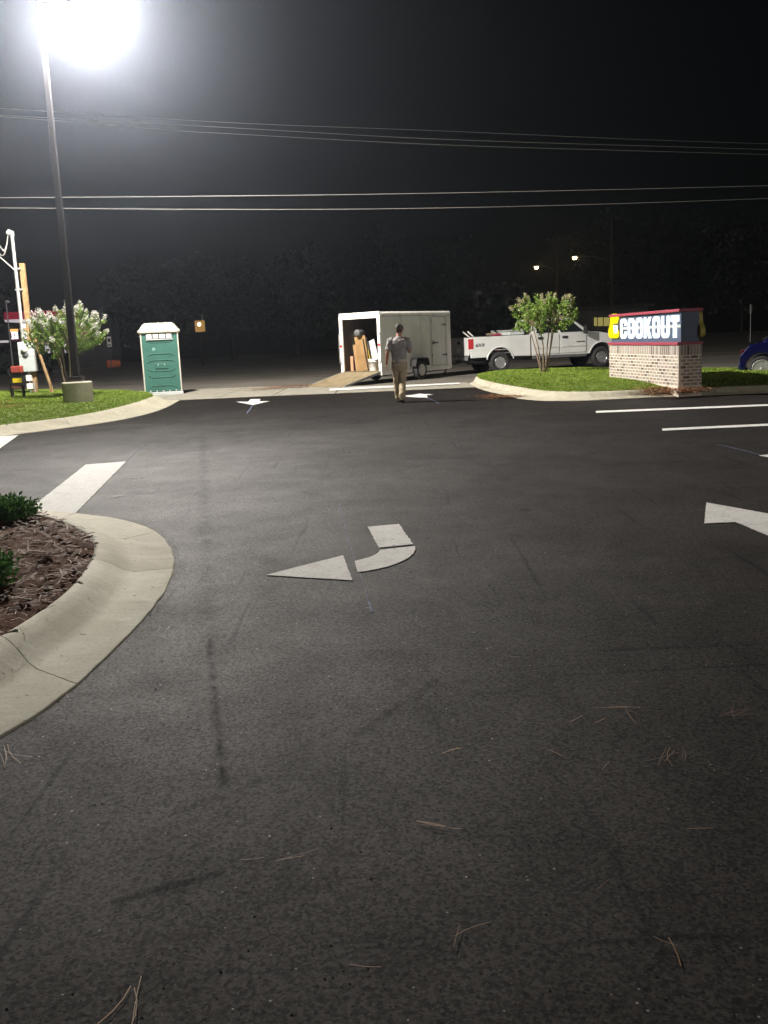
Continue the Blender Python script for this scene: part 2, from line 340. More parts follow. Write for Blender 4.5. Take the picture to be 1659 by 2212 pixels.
M = dict(
    asph=asphalt_new(), old=asphalt_old(), conc=concrete(), concp=concrete('pale_kerb_concrete', (.55, .515, .40), (.69, .66, .54)), apron=concrete('apron_concrete', (.27, .25, .20), (.40, .375, .31)),
    paint=paint(),
    chalk=mat('blue_chalk', (.05, .055, .10), .9, c2=(.17, .20, .36), scale=24),
    lawn=soil('lawn_soil', (.08, .125, .014), (.11, .165, .025), (.11, .115, .03)),
    blade=leafmat('grass_blade', (.15, .235, .02), (.29, .39, .055), .25, .6),
    mulch=soil('mulch', (.065, .022, .007), (.12, .048, .016), (.09, .036, .013)),
    needle=leafmat('dry_pine_needle', (.12, .05, .02), (.36, .21, .10), .1, .7),
    straw=leafmat('red_pine_straw', (.15, .055, .018), (.32, .14, .05), .1, .8),
    boxleaf=leafmat('hedge_leaf', (.03, .085, .018), (.09, .19, .05), .2, .3),
    myrtle=leafmat('myrtle_leaf', (.10, .20, .025), (.26, .36, .07), .3, .5),
    blossom=leafmat('white_blossom', (.62, .6, .56), (.8, .78, .72), .3, .8),
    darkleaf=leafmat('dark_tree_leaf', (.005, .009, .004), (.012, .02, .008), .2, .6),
    bark=mat('bark', (.16, .11, .07), .9, c2=(.28, .21, .14), scale=20, bump=.01),
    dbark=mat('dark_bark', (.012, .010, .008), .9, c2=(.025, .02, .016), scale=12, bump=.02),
    bronze=mat('bronze_pole_paint', (.022, .018, .018), .5, .2),
    black=mat('black_steel', (.012, .012, .013), .45, .3, c2=(.03, .028, .026), scale=14),
    rubber=mat('rubber', (.014, .014, .015), .85, c2=(.028, .027, .026), scale=30, bump=.003, bscale=60),
    white=mat('white_trailer_paint', (.66, .66, .62), .42, c2=(.76, .75, .70), scale=2.2, detail=6),
    trim=mat('white_trim', (.74, .72, .66), .4, c2=(.84, .82, .77), scale=5),
    truck=mat('white_truck_paint', (.50, .50, .485), .3, c2=(.57, .57, .55), scale=1.5, coat=.6),
    glass=mat('dark_glass', (.012, .014, .016), .06, spec=.8),
    chrome=mat('chrome', (.62, .62, .63), .22, 1),
    galv=mat('galvanised_conduit', (.36, .36, .34), .45, .4, c2=(.46, .46, .44), scale=9),
    grey=mat('grey_box_paint', (.40, .43, .42), .5, c2=(.47, .50, .49), scale=4),
    dgrey=mat('dark_grey', (.07, .07, .075), .6, c2=(.10, .10, .10), scale=8),
    red=mat('red_lens', (.35, .012, .015), .25, coat=.5),
    redpaint=mat('red_paint', (.22, .022, .045), .6, c2=(.27, .03, .055), scale=4),
    yellow=mat('yellow_placard', (.72, .55, .02), .5),
    wood=mat('treated_timber', (.21, .125, .05), .8, c2=(.31, .20, .09), scale=12, bump=.004),
    ply=mat('ramp_plywood', (.22, .17, .095), .85, c2=(.34, .27, .16), scale=4, detail=7, bump=.003),
    card=mat('brown_board', (.21, .12, .042), .8, c2=(.29, .175, .07), scale=3, detail=6),
    cardb=mat('pale_brown_board', (.27, .155, .065), .8, c2=(.34, .21, .10), scale=3),
    sten=mat('pale_stencil_sheet', (.42, .41, .38), .6, c2=(.58, .56, .52), scale=3, detail=6),
    pail=mat('white_plastic', (.72, .70, .66), .45, c2=(.80, .79, .76), scale=6),
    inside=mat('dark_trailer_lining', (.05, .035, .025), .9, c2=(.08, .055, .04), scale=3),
    green=mat('green_plastic', (.022, .105, .078), .6, c2=(.03, .125, .096), scale=3, detail=6),
    cream=mat('cream_plastic_roof', (.46, .43, .36), .55, c2=(.56, .53, .45), scale=4),
    stain=mat('dried_splash', (.10, .24, .20), .8, c2=(.16, .30, .26), scale=10),
    vent=mat('pale_vent', (.62, .60, .56), .6, c2=(.70, .68, .64), scale=8),
    orange=mat('orange_plastic', (.55, .09, .012), .6, c2=(.65, .14, .03), scale=5),
    mortar=mat('mortar', (.56, .49, .40), .95, c2=(.66, .59, .50), scale=20, bump=.004),
    cab=mat('sign_cabinet', (.035, .055, .10), .6, c2=(.05, .07, .12), scale=3),
    blue=mat('blue_car_paint', (.003, .004, .05), .25, coat=1.0, metal=.2),
    skin=mat('skin', (.42, .20, .13), .55, c2=(.48, .25, .17), scale=8),
    shirt=mat('grey_cotton', (.30, .275, .265), .9, c2=(.38, .355, .345), scale=14, bump=.004, bscale=40),
    khaki=mat('khaki_cotton', (.42, .34, .22), .9, c2=(.52, .43, .29), scale=9, bump=.005, bscale=24),
    belt=mat('pale_waistband', (.62, .55, .42), .8),
    camo=mat('camouflage_cap', (.03, .03, .025), .9, c2=(.15, .14, .11), scale=24, lo=.45, hi=.55),
    shoe=mat('tan_shoe', (.36, .30, .22), .8, c2=(.44, .37, .28), scale=14),
    sole=mat('dark_sole', (.03, .028, .025), .8),
    wire=mat('aluminium_cable', (.30, .29, .27), .5, .2),
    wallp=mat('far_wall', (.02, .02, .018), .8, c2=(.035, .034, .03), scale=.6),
    led=emat('led_panel', (.93, .97, 1), 40.0),
    letter=emat('lit_letter_face', (.86, .94, 1), 2.1),
    emblem=emat('lit_yellow_face', (1, .80, .01), 1.25),
    amberlamp=emat('sodium_lamp', (1, .66, .22), 60.0),
    warmwin=emat('lit_window', (.85, .72, .22), .38),
    amberpanel=emat('amber_panel_glow', (.85, .46, .12), .42),
    hotcore=emat('lamp_core', (1, .86, .5), 5.0),
    coolwin=emat('lit_storefront', (.95, .92, 1), 2.2),
    orangewin=emat('lit_poster', (1, .45, .12), 1.5),
    redlit=emat('lit_red_fascia', (.42, .02, .05), .5),
    canopyglow=emat('canopy_glow', (.95, .85, .9), .55),  # emission stands in for lamplight on soffit edge, columns and wall strip
)

# ------------------------------------------------------------------ ground, lot, apron
def sheet(name, pts, z, m, kind='structure'):
    return tag(MB().quad(*[(p[0], p[1], z) for p in pts]).build(name, m), kind=kind)
sheet('ground', [(-150, -60), (150, -60), (150, 150), (-150, 150)], -.03, M['old'])
sheet('parking_lot', [(-60, -40), (60, -40), (60, 21.5), (8, 21.2), (3.6, 25), (2.75, 27.75), (.5, 27.85), (-3, 28.2), (-5.6, 28.2), (-8, 25), (-60, 20)], 0, M['asph'])
apron = tag(bpy.data.objects.new('driveway_apron', None), kind='structure'); COL.objects.link(apron)
xs = [-8.6, -6.3, -4.6, -3.0, -1.2, .6, 2.75]
ylo = [29.5, 28.6, 28.25, 28.2, 27.95, 27.85, 27.75]; yhi = [36.2, 35.6, 35.3, 34.4, 32.6, 31.5, 31.2]
for i in range(6):
    g_ = .012
    MB().hexa([(xs[i] + g_, ylo[i], -.12), (xs[i + 1] - g_, ylo[i + 1], -.12), (xs[i + 1] - g_, yhi[i + 1], -.12), (xs[i] + g_, yhi[i], -.12)],
              [(xs[i] + g_, ylo[i], .012), (xs[i + 1] - g_, ylo[i + 1], .012), (xs[i + 1] - g_, yhi[i + 1], -.012), (xs[i] + g_, yhi[i], -.012)]).build('concrete_slab', M['apron'], apron, .008)

# ------------------------------------------------------------------ kerbs
PROF = [(0, -.08), (0, .006), (.02, .012), (.50, .022), (.62, .045), (.76, .105), (.88, .138), (.96, .15), (1.0, .145), (1.0, -.05)]
def kerb(outer, inner, ztop, cuts, n=90, gap=.005, pale=()):
    root = tag(bpy.data.objects.new('kerb', None), kind='structure'); COL.objects.link(root)
    o = catmull([P(*p, 0) for p in outer], n); q = catmull([P(*p, ztop) for p in inner], n)
    L = sum((o[i + 1] - o[i]).length for i in range(n - 1))
    cuts = [0] + cuts + [1]
    def at(t):
        k = min(n - 2, max(0, int(t * (n - 1)))); u = t * (n - 1) - k
        return o[k].lerp(o[k + 1], u), q[k].lerp(q[k + 1], u)
    for idx, (a, b) in enumerate(zip(cuts, cuts[1:])):
        m = max(4, int((b - a) * n)); rings = []
        for k in range(m + 1):
            t = a + gap / L + (b - a - 2 * gap / L) * k / m
            A, B = at(t); wob = noise.noise((t * 40, ztop, 3)) * .012
            rings.append([Vector((A.x + (B.x - A.x) * s, A.y + (B.y - A.y) * s, z * ztop / .15)) + (A - B).normalized() * (wob if s < .1 else 0) for s, z in PROF])
        MB().loft(rings, True, True).build('kerb_segment', M['concp' if idx in pale else 'conc'], root)
    return q
near_out = [(-260, 1735), (-120, 1668), (0, 1595), (70, 1553), (150, 1495), (250, 1402), (325, 1322), (365, 1262), (377, 1215), (366, 1180), (332, 1147), (270, 1125), (200, 1114), (130, 1107), (40, 1100), (-60, 1093), (-200, 1085)]
near_in = [(-260, 1510), (-120, 1440), (0, 1372), (60, 1337), (130, 1288), (170, 1248), (197, 1208), (203, 1180), (190, 1156), (165, 1140), (125, 1123), (85, 1113), (30, 1106), (-60, 1099), (-200, 1090)]
near_q = kerb(near_out, near_in, .13, [.13, .385, .545, .72, .86], 120, pale=(0, 1))
left_q = kerb([(-160, 975), (0, 944), (120, 928), (240, 911), (320, 894), (360, 880), (388, 865)],
              [(-160, 945), (0, 918), (80, 909), (156, 899), (234, 884), (299, 867), (332, 855)], .15, [.16, .33, .5, .66, .83], 70)
right_q = kerb([(1014, 829), (1030, 837.5), (1059, 846.6), (1091, 853.5), (1124, 861.6), (1185, 866), (1279, 865), (1426, 858), (1659, 849), (1820, 842)],
               [(1030, 812), (1041, 819), (1080, 828), (1126, 836), (1185, 844), (1279, 845.6), (1375, 842), (1480, 838), (1659, 831), (1820, 825)], .15, [.15, .28, .42, .55, .68, .84], 90)

# ------------------------------------------------------------------ lawns and bed
def mound(name, poly, z0, dz, m):
    c = sum((Vector(p) for p in poly), Vector()) / len(poly)
    mb = MB(); rings = []
    for s, h in ((.9955, -.3), (.985, .0), (.93, .35), (.8, .75), (.6, .95), (.3, 1.0)):
        rings.append([Vector((c.x + (p.x - c.x) * s, c.y + (p.y - c.y) * s, z0 + dz * h)) for p in poly])
    mb.loft(rings, False, True); mb.add(rings[-1], [tuple(range(len(poly)))])
    o = tag(mb.build(name, m), kind='structure')
    return o, c
def zlawn(x, y, poly, c, z0, dz):             # height of the mound under a point
    d = Vector((x - c.x, y - c.y)); s = 1.0
    lo, hi = 0.0, 1.0
    for k in range(20):
        t = k / 20
        if inpoly(c.x + d.x / max(.05, 1 - t), c.y + d.y / max(.05, 1 - t), poly): s = 1 - t
        else: break
    s = min(1, s)
    kn = [(1, 0), (.93, .35), (.8, .75), (.6, .95), (.3, 1.0), (0, 1.0)]
    for (a, ha), (b, hb) in zip(kn, kn[1:]):
        if b <= s <= a: return z0 + dz * (ha + (hb - ha) * (a - s) / (a - b))
    return z0
def grass(label, poly, c, z0, dz, n, h, seed, xr=None):
    r = random.Random(seed); vs = []; fs = []
    x0, x1 = min(p.x for p in poly), max(p.x for p in poly); y0, y1 = min(p.y for p in poly), max(p.y for p in poly)
    if xr: x0, x1 = xr
    k = 0; pl = [(p.x, p.y) for p in poly]
    while k < n:
        x, y = r.uniform(x0, x1), r.uniform(y0, y1)
        if not inpoly(x, y, pl): continue
        k += 1
        if noise.noise((x * .9, y * .9, seed)) < -.42: continue
        z = zlawn(x, y, pl, c, z0, dz) - .006; a = r.uniform(0, 6.28); ww = r.uniform(.010, .022); hh = h * r.uniform(.5, 1.2)
        dx, dy = math.cos(a) * ww, math.sin(a) * ww; b = len(vs)
        vs += [(x - dx, y - dy, z), (x + dx, y + dy, z), (x + r.gauss(0, .05), y + r.gauss(0, .05), z + hh)]; fs.append((b, b + 1, b + 2))
    o = rawmesh('grass', vs, fs, M['blade']); return tag(o, label, 'grass', kind='stuff')
LPOLY = [P(x, y, .15) for x, y in [(-160, 945), (0, 918), (80, 909), (156, 899), (234, 884), (299, 867), (332, 855), (322, 848), (280, 844), (200, 843), (100, 842), (0, 844), (-160, 850)]]
RPOLY = [P(x, y, .15) for x, y in [(1030, 812), (1041, 819), (1080, 828), (1126, 836), (1185, 844), (1279, 845.6), (1375, 842), (1480, 838), (1659, 831), (1820, 825), (1820, 799), (1600, 799), (1400, 798), (1250, 797), (1120, 800), (1060, 803), (1036, 807)]]
_, LC = mound('lawn', LPOLY, .142, .08, M['lawn'])
_, RC = mound('lawn', RPOLY, .142, .12, M['lawn'])
grass('mown green grass around the tall lamp post', LPOLY, LC, .142, .08, 75000, .045, 3)
grass('mown green grass around the brick sign', RPOLY, RC, .142, .12, 65000, .045, 4, (2.8, 12))
def zl(p): return zlawn(p.x, p.y, [(q.x, q.y) for q in LPOLY], LC, .142, .08)
def zr(p): return zlawn(p.x, p.y, [(q.x, q.y) for q in RPOLY], RC, .142, .12)
bedpoly = [Vector((p.x, p.y, 0)) for p in near_q] 
bm_ = MB(); BC = sum(bedpoly, Vector()) / len(bedpoly)
NB = 26
rings = []
for s in [1 - .94 * k / NB for k in range(NB + 1)]:
    rings.append([Vector((BC.x + (p.x - BC.x) * s, BC.y + (p.y - BC.y) * s, .115 + .05 * (1 - s) ** .6 + .022 * noise.noise(((BC.x + (p.x - BC.x) * s) * 9, (BC.y + (p.y - BC.y) * s) * 9, 0)))) for p in bedpoly])
bm_.loft(rings, False, True); bm_.add(rings[-1], [tuple(range(len(bedpoly)))])
tag(bm_.build('mulch_bed', M['mulch']), kind='structure')

def strands(name, label, spots, m, seed, th=.0012, cat='pine needles', h=.01, spread=.9):
    """spots: (x, y, z, spread_x, spread_y, number, length)"""
    r = random.Random(seed); vs = []; fs = []
    for x, y, z, sx, sy, n, ln in spots:
        base = r.uniform(0, 3.14)
        for _ in range(n):
            cx, cy = x + r.gauss(0, sx), y + r.gauss(0, sy); a = base + r.gauss(0, spread); l = ln * r.uniform(.5, 1.1)
            bend = r.uniform(-.18, .18); b = len(vs); t = th * r.uniform(.7, 1.4); zz = z + r.uniform(0, h); tilt = r.uniform(-.15, .15) * h / .01 * .3
            for k in range(4):
                q = k / 3 - .5; aa = a + bend * q * 2
                px_, py_ = cx + math.cos(aa) * l * q, cy + math.sin(aa) * l * q; nx, ny = -math.sin(aa) * t, math.cos(aa) * t
                vs += [(px_ - nx, py_ - ny, zz + tilt * q * l), (px_ + nx, py_ + ny, zz + tilt * q * l)]
            for k in range(3): fs.append((b + 2 * k, b + 2 * k + 1, b + 2 * k + 3, b + 2 * k + 2))
    return tag(rawmesh(name, vs, fs, m), label, cat, kind='stuff')
r = random.Random(11); sp = []
bl = [(p.x, p.y) for p in bedpoly]
for _ in range(1500):
    x, y = r.uniform(-4.5, -1.75), r.uniform(4.3, 8.6)
    if inpoly(x, y, bl): sp.append((x, y, .145, .02, .02, 3, r.uniform(.04, .16)))
strands('pine_straw', 'loose brown pine straw strewn over the mulch bed', sp, M['needle'], 5, .0018, 'pine straw', .045)
vs = []; fs = []                              # bark chips
for _ in range(1600):
    x, y = r.uniform(-4.5, -1.75), r.uniform(4.3, 8.6)
    if not inpoly(x, y, bl): continue
    b = len(vs); a = r.uniform(0, 6.28); l, w2 = r.uniform(.015, .05), r.uniform(.006, .014); z = .15 + r.uniform(0, .025); t1 = r.uniform(-.015, .015)
    for sx, sy, sz in ((-1, -1, 0), (1, -1, t1), (1, 1, t1 + .008), (-1, 1, .008)):
        vs.append((x + math.cos(a) * l * sx - math.sin(a) * w2 * sy, y + math.sin(a) * l * sx + math.cos(a) * w2 * sy, z + sz))
    fs.append((b, b + 1, b + 2, b + 3))
tag(rawmesh('bark_chips', vs, fs, mat('bark_chip', (.07, .025, .009), .9, c2=(.17, .075, .03), scale=40)), 'dark bark chips covering the kerbed bed', 'bark chips', kind='stuff')

# ------------------------------------------------------------------ painted markings (structure)
def mark(name, px, m=None, z=.004, parent=None, th=.003):
    pts0 = [P(x, y, z) for x, y in px]; pts = []; rj = random.Random(len(px) * 7 + int(px[0][0]))
    for a_, b_ in zip(pts0, pts0[1:] + pts0[:1]):
        k_ = max(1, min(60, int((b_ - a_).length / .025))); nn = (b_ - a_).cross(Vector((0, 0, 1))).normalized()
        for i_ in range(k_):
            q_ = a_.lerp(b_, i_ / k_); pts.append(q_ + nn * (rj.gauss(0, .0016) + .003 * noise.noise(q_ * 6)) if i_ else q_)
    o = MB().prism([(p.x, p.y) for p in pts], z, z + th, 'Z').build(name, m or M['paint'], parent)
    if not parent: tag(o, kind='structure')
    return o
ar = tag(bpy.data.objects.new('painted_turn_arrow', None), kind='structure'); COL.objects.link(ar)
Z2 = lambda x, y: ((640 + x * .26522) * .86406, (1240 + y * .26522) * .86406)
mark('arrow_stem', [Z2(*p) for p in [(1052, 292), (1348, 266), (1482, 457), (1158, 488)]], parent=ar)
mark('arrow_bend', [Z2(*p) for p in [(1168, 512), (1500, 474), (1502, 505), (1490, 540), (1450, 575), (1400, 604), (1330, 636), (1260, 661), (1150, 690), (1050, 708), (962, 718), (945, 680), (930, 615), (1010, 596), (1080, 575), (1130, 552), (1158, 530)]], parent=ar)
mark('arrow_head', [Z2(*p) for p in [(90, 748), (820, 562), (908, 797)]], parent=ar)
mark('painted_crosswalk_bar', [(185, 1004), (273, 997), (163, 1109), (58, 1104)])
mark('painted_crosswalk_bar', [(-60, 948), (40, 940), (-30, 990), (-120, 990)])
mark('painted_lane_arrow', [(510, 868), (536, 868), (541, 862.5), (563, 862), (560, 867), (583, 866.5), (546, 875)])
mark('painted_lane_arrow', [(872, 855), (892, 853), (906, 850.5), (936, 852.5), (921, 853.5), (924, 859), (902, 858.5), (880, 857)])
mark('painted_parking_line', [(1287, 888), (1659, 873.3), (1760, 869), (1760, 872.5), (1659, 877), (1288, 892)])
mark('painted_parking_line', [(1430, 926), (1659, 915.5), (1760, 911), (1760, 915.5), (1659, 920), (1431, 930.5)])
mark('painted_parking_line', [(1640, 984), (1659, 982), (1760, 975), (1760, 985), (1659, 988)])
mark('painted_lane_arrow', [(1526, 1086), (1659, 1110), (1760, 1128), (1760, 1200), (1659, 1157), (1590, 1128), (1521, 1131)])
mark('painted_stop_bar', [(712, 839.6), (993, 826.4), (993, 829.6), (712, 844)], z=.016)
def stroke(px, wd, z=.0045):
    pts = [P(x, y, z) for x, y in px]; mb = MB()
    for a, b in zip(pts, pts[1:]):
        n_ = (b - a).cross(Vector((0, 0, 1))).normalized() * wd / 2; mb.quad(a - n_, a + n_, b + n_, b - n_)
    return tag(mb.build('chalk_line', M['chalk']), kind='structure')
stroke([(733, 1088), (748, 1150), (765, 1205), (787, 1265), (797, 1300)], .0045)
stroke([(797, 1300), (803, 1322)], .011)
stroke([(545, 876), (540, 884), (533, 893)], .03)
stroke([(922, 859), (940, 866), (948, 872)], .022)
stroke([(1550, 960), (1600, 971), (1659, 987)], .015)
stroke([(272, 997), (295, 975), (310, 962)], .008)

# straw drifts, needles and grit on the pavement
def drift(label, px, n, ln, seed, z=.02, hz=.05, th=.006):
    r = random.Random(seed); spots = []
    for x, y, sx, sy, k in px:
        p = P(x, y, z); spots.append((p.x, p.y, z, sx, sy, int(n * k), ln))
    return strands('pine_straw', label, spots, M['straw'], seed, th, 'pine straw', hz)
drift('reddish pine straw drift washed onto the concrete apron', [(600, 838, .5, .3, 1), (628, 836, .4, .2, 1), (570, 841, .3, .2, .6), (655, 834, .4, .15, .6)], 300, .16, 21)
drift('reddish pine straw lying by the end of the kerb beside the lawn', [(1060, 856, .16, .16, .5), (1085, 858, .2, .16, 1), (1104, 859, .2, .1, .6), (1068, 838, .3, .1, .5)], 260, .14, 22, .01)
drift('reddish pine straw spilled over the kerb in front of the brick sign', [(1430, 846, .25, .12, 1), (1460, 850, .3, .12, 1), (1490, 847, .25, .12, 1), (1400, 847, .3, .15, .5), (1530, 838, .6, .1, 1), (1440, 838, .4, .15, 1)], 420, .14, 23, .09, .1)
drift('brown pine straw patch at the left end of the lamp lawn', [(10, 882, .4, .4, 1), (0, 872, .5, .5, 1), (-30, 880, .5, .4, 1)], 500, .16, 24, .2, .05)
nz = []
for x, y, n, l in [(1325, 1530, 3, .16), (1350, 1540, 2, .12), (1260, 1558, 2, .11), (1595, 1545, 3, .15), (1575, 1535, 1, .14), (1190, 1635, 1, .11), (1445, 1637, 4, .16), (1470, 1634, 2, .1), (1330, 1660, 1, .11), (968, 1622, 2, .1), (935, 1783, 4, .13), (1022, 2005, 1, .10), (1004, 2020, 1, .09), (1436, 2046, 1, .09), (1444, 2050, 1, .10), (290, 2162, 3, .16), (25, 1632, 5, .2), (250, 1072, 12, .2), (325, 1062, 3, .2), (1135, 943, 2, .3), (1390, 1475, 1, .08), (330, 1575, 1, .05), (300, 1030, 6, .25), (1290, 1900, 1, .1), (800, 2090, 1, .08), (1090, 1420, 1, .1), (560, 1850, 1, .1), (1160, 1560, 1, .07), (1540, 1790, 1, .1),
                   (190, 1358, 2, .2), (260, 1180, 4, .2), (310, 1170, 3, .16), (180, 1455, 2, .12), (30, 1440, 2, .10), (235, 1325, 2, .12), (300, 1285, 1, .1), (60, 1520, 1, .12), (140, 1500, 1, .1), (520, 935, 6, .3), (735, 931, 6, .3), (365, 1355, 2, .1), (640, 1840, 2, .16)]:
    on = (x, y) in {(190, 1358), (260, 1180), (310, 1170), (180, 1455), (30, 1440), (235, 1325), (300, 1285), (60, 1520), (140, 1500)}
    p = P(x, y, .05 if on else .006); nz.append((p.x, p.y, .05 if on else .006, .02 if l < .25 else .08, .02, n, l))
strands('pine_needles', 'stray dry pine needles lying about on the asphalt and kerb', nz, M['needle'], 31, .00095, h=.006, spread=.3)
vs = []; fs = []; rr = random.Random(5)       # grit
for _ in range(1300):
    x, y = rr.uniform(-.1, 1), rr.random() ** .6
    p = P(-60 + 1750 * rr.random(), 1060 + 1150 * rr.random() ** .8, 0)
    if inpoly(p.x, p.y, bl) or (p - Vector((-2.6, 6.3, 0))).length < 1.1: continue
    s = (.0011 + .0042 * rr.random() ** 5) * min(1.6, max(.8, p.y / 4)); b = len(vs)
    vs += [(p.x + s * 1.2 * math.cos(k * 2.1 + s * 900), p.y + s * math.sin(k * 2.1 + s * 900), .0005) for k in range(3)] + [(p.x, p.y, s)]
    fs += [(b, b + 1, b + 3), (b + 1, b + 2, b + 3), (b + 2, b, b + 3)]
tag(rawmesh('grit', vs, fs, mat('grit', (.015, .015, .015), .9, c2=(.24, .23, .21), scale=60, lo=.48, hi=.62)), 'loose grit and pebbles sprinkled over the dark asphalt', 'grit', kind='stuff')
# dirt line along the near kerb
dl = catmull([P(*p, 0) for p in near_out], 500); spots = []
for p in dl[120:460]:
    out = (p - Vector((-2.7, 6.3, 0))).normalized(); q = p + out * rr.uniform(.0, .05); spots.append((q.x, q.y, .002, .010, .010, 1, .022))
strands('leaf_litter', 'dark crumbs of litter caught along the curved kerb edge', spots, mat('litter', (.012, .009, .007), .95, c2=(.06, .035, .02), scale=50), 41, .0022, 'litter', .006)

# ------------------------------------------------------------------ tall lamp post
IES = ('IESNA:LM-63-1995\nTILT=NONE\n1 1000 1 14 1 1 1 0 0 0\n1 1 1\n'
       '0 15 30 45 55 65 72 78 83 87 90 95 110 180\n0\n'
       '220 235 300 480 780 850 730 600 420 220 80 10 0 0\n')
def lamp_post(label, loc, arm_dir, power):
    t = thing('lamp_post', label, 'lamp post', loc)
    H_ = 9.45
    cb = MB().lathe([(.372, -.25), (.372, -.1), (.370, .49)], n=40).build('concrete_base', M['conc'], t)
    MB().lathe([(.3695, .488), (.366, .505), (.352, .517)], n=40).add([(.353 * math.cos(a), .353 * math.sin(a), .5172) for a in [k * math.pi / 20 for k in range(40)]], [tuple(range(40))]).build('chipped_top', M['concp'], cb)
    MB().box((0, 0, .60), (.34, .34, .12)).build('base_cover', M['bronze'], t, .02)
    MB().hexa([(a * .085, b * .085, .6) for a, b in ((-1, -1), (1, -1), (1, 1), (-1, 1))], [(a * .055, b * .055, H_) for a, b in ((-1, -1), (1, -1), (1, 1), (-1, 1))]).build('pole', M['bronze'], t, .012)
    d = Vector((math.cos(arm_dir), math.sin(arm_dir), 0)); e = Vector((0, 0, H_ - .1))
    MB().tube([e, e + d * .8 + Vector((0, 0, .04))], .035, 8).build('arm', M['bronze'], t)
    c = e + d * 1.15 + Vector((0, 0, .04)); mr = Matrix.Rotation(arm_dir, 3, 'Z')
    hd = MB().box(c + Vector((0, 0, .05)), (.75, .42, .09), M=mr).build('lamp_head', M['bronze'], t, .02)
    MB().box(c + Vector((0, 0, -.006)), (.62, .34, .02), M=mr).build('led_panel', M['led'], hd)
    l = bpy.data.lights.new('lamp_light', 'POINT'); l.energy = power; l.shadow_soft_size = .16; l.color = (1, .945, .87)
    l.use_nodes = True; n = l.node_tree; em = n.nodes['Emission']; ie = n.nodes.new('ShaderNodeTexIES'); tx = bpy.data.texts.new('lamp_profile'); tx.write(IES)
    ie.mode = 'INTERNAL'; ie.ies = tx; ie.inputs['Strength'].default_value = .01; n.links.new(ie.outputs['Fac'], em.inputs['Strength'])
    lo = bpy.data.objects.new('lamp_light', l); COL.objects.link(lo); lo.parent = t; lo.location = c + Vector((0, 0, -.22))
    return t
LP = PD(170, 866, 25.3); LP.z = zl(LP)
lamp_post('tall dark lamp post with blazing white head on round concrete base', LP, R_(-12), LAMP_POWER)

# ------------------------------------------------------------------ wheels
def wheel(parent, c, Rt, wd, rim_r, rimmat, n=6, side=-1, style='hole'):
    """wheel on an axle along local y, outer face towards side"""
    h = wd / 2; r0 = rim_r
    ty = MB().lathe([(r0, -h * .8), (r0 + .02, -h), (Rt - .06, -h * 1.02), (Rt - .015, -h * .86), (Rt, -h * .55), (Rt, h * .55), (Rt - .015, h * .86), (Rt - .06, h * 1.02), (r0 + .02, h), (r0, h * .8)], c, 'Y', 36).build('tyre', M['rubber'], parent)
    y = side * h
    rm = MB()
    bk = MB() if style == 'spoke' else rm
    bk.lathe([(r0, y * .9), (r0 * .98, y * 1.03), (r0 * .88, y * .9), (r0 * .84, y * .45), (.02, y * .40)], c, 'Y', 32)
    rm.lathe([(.20 * r0, y * .3), (.22 * r0, y * .85), (.14 * r0, y * 1.0), (.001, y * 1.0)], c, 'Y', 16)
    for k in range(n):
        a = k * 2 * math.pi / n + .3; d = Vector((math.cos(a), 0, math.sin(a))); t = Vector((-math.sin(a), 0, math.cos(a)))
        wi = .30 * r0 if style == 'hole' else .15 * r0; wo = .36 * r0 if style == 'hole' else (.30 * r0 if n < 8 else .12 * r0)
        cc = Vector(c)
        lo = [cc + d * (.15 * r0) - t * wi / 2, cc + d * (.15 * r0) + t * wi / 2, cc + d * (.9 * r0) + t * wo / 2, cc + d * (.9 * r0) - t * wo / 2]
        rm.hexa([p + Vector((0, y * .5, 0)) for p in lo], [p + Vector((0, y * .95, 0)) for p in lo])
    if style == 'spoke': bk.build('brake_disc', M['black'], ty)
    rm.lathe([(r0 * 1.01, y * .92), (r0 * 1.0, y * 1.05), (r0 * .90, y * 1.0), (r0 * .89, y * .9)], c, 'Y', 32)
    rm.build('rim', rimmat, ty)
    return ty
M['rimw'] = mat('white_rim', (.55, .54, .50), .5, c2=(.66, .65, .6), scale=8)

# ------------------------------------------------------------------ cargo trailer
TU = Vector((.593, .805, 0)).normalized(); TL = Vector((-TU.y, TU.x, 0)); TW, TLN = 1.70, 4.5
A_ = PD(825, 822, 33.5); A_.z = 0
tr = thing('cargo_trailer', 'white enclosed cargo trailer with its rear ramp door lowered', 'trailer', A_ + TL * TW / 2 + Vector((0, 0, -.03)), math.atan2(TU.y, TU.x))
hw = TW / 2; z0, z1 = .42, 2.36
MB().b2((0, -hw + .02, z0 - .08), (TLN, hw - .02, z0)).build('floor', M['ply'], tr)
def wallside(s):
    mb = MB().b2((.04, s * (hw - .035), .30), (TLN - .14, s * hw, z1 - .1))
    return mb.build('side_wall', M['white'], tr)
wr = wallside(-1); wl = wallside(1)
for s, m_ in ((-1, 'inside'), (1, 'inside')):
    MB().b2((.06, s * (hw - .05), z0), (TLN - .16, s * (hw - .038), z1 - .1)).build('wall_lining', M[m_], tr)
MB().b2((.05, -hw + .06, z1 - .075), (TLN - .1, hw - .06, z1 - .015)).build('roof', M['white'], tr, .02)
# rounded nose: front corner as swept arc
fr = []
for z in (.30, z1 - .1):
    ring = []
    for k in range(9):
        a = -math.pi / 2 + math.pi / 2 * k / 8; ring.append(Vector((TLN - .14 + .14 * math.cos(a), -hw + .14 + .14 * math.sin(a), z)))
    for k in range(9):
        a = math.pi / 2 * k / 8; ring.append(Vector((TLN - .14 + .14 * math.cos(a), hw - .14 + .14 * math.sin(a), z)))
    fr.append(ring + [Vector((TLN - .16, hw - .02, z)), Vector((TLN - .16, -hw + .02, z))])
MB().loft(fr, True, False).build('front_wall', M['white'], tr)
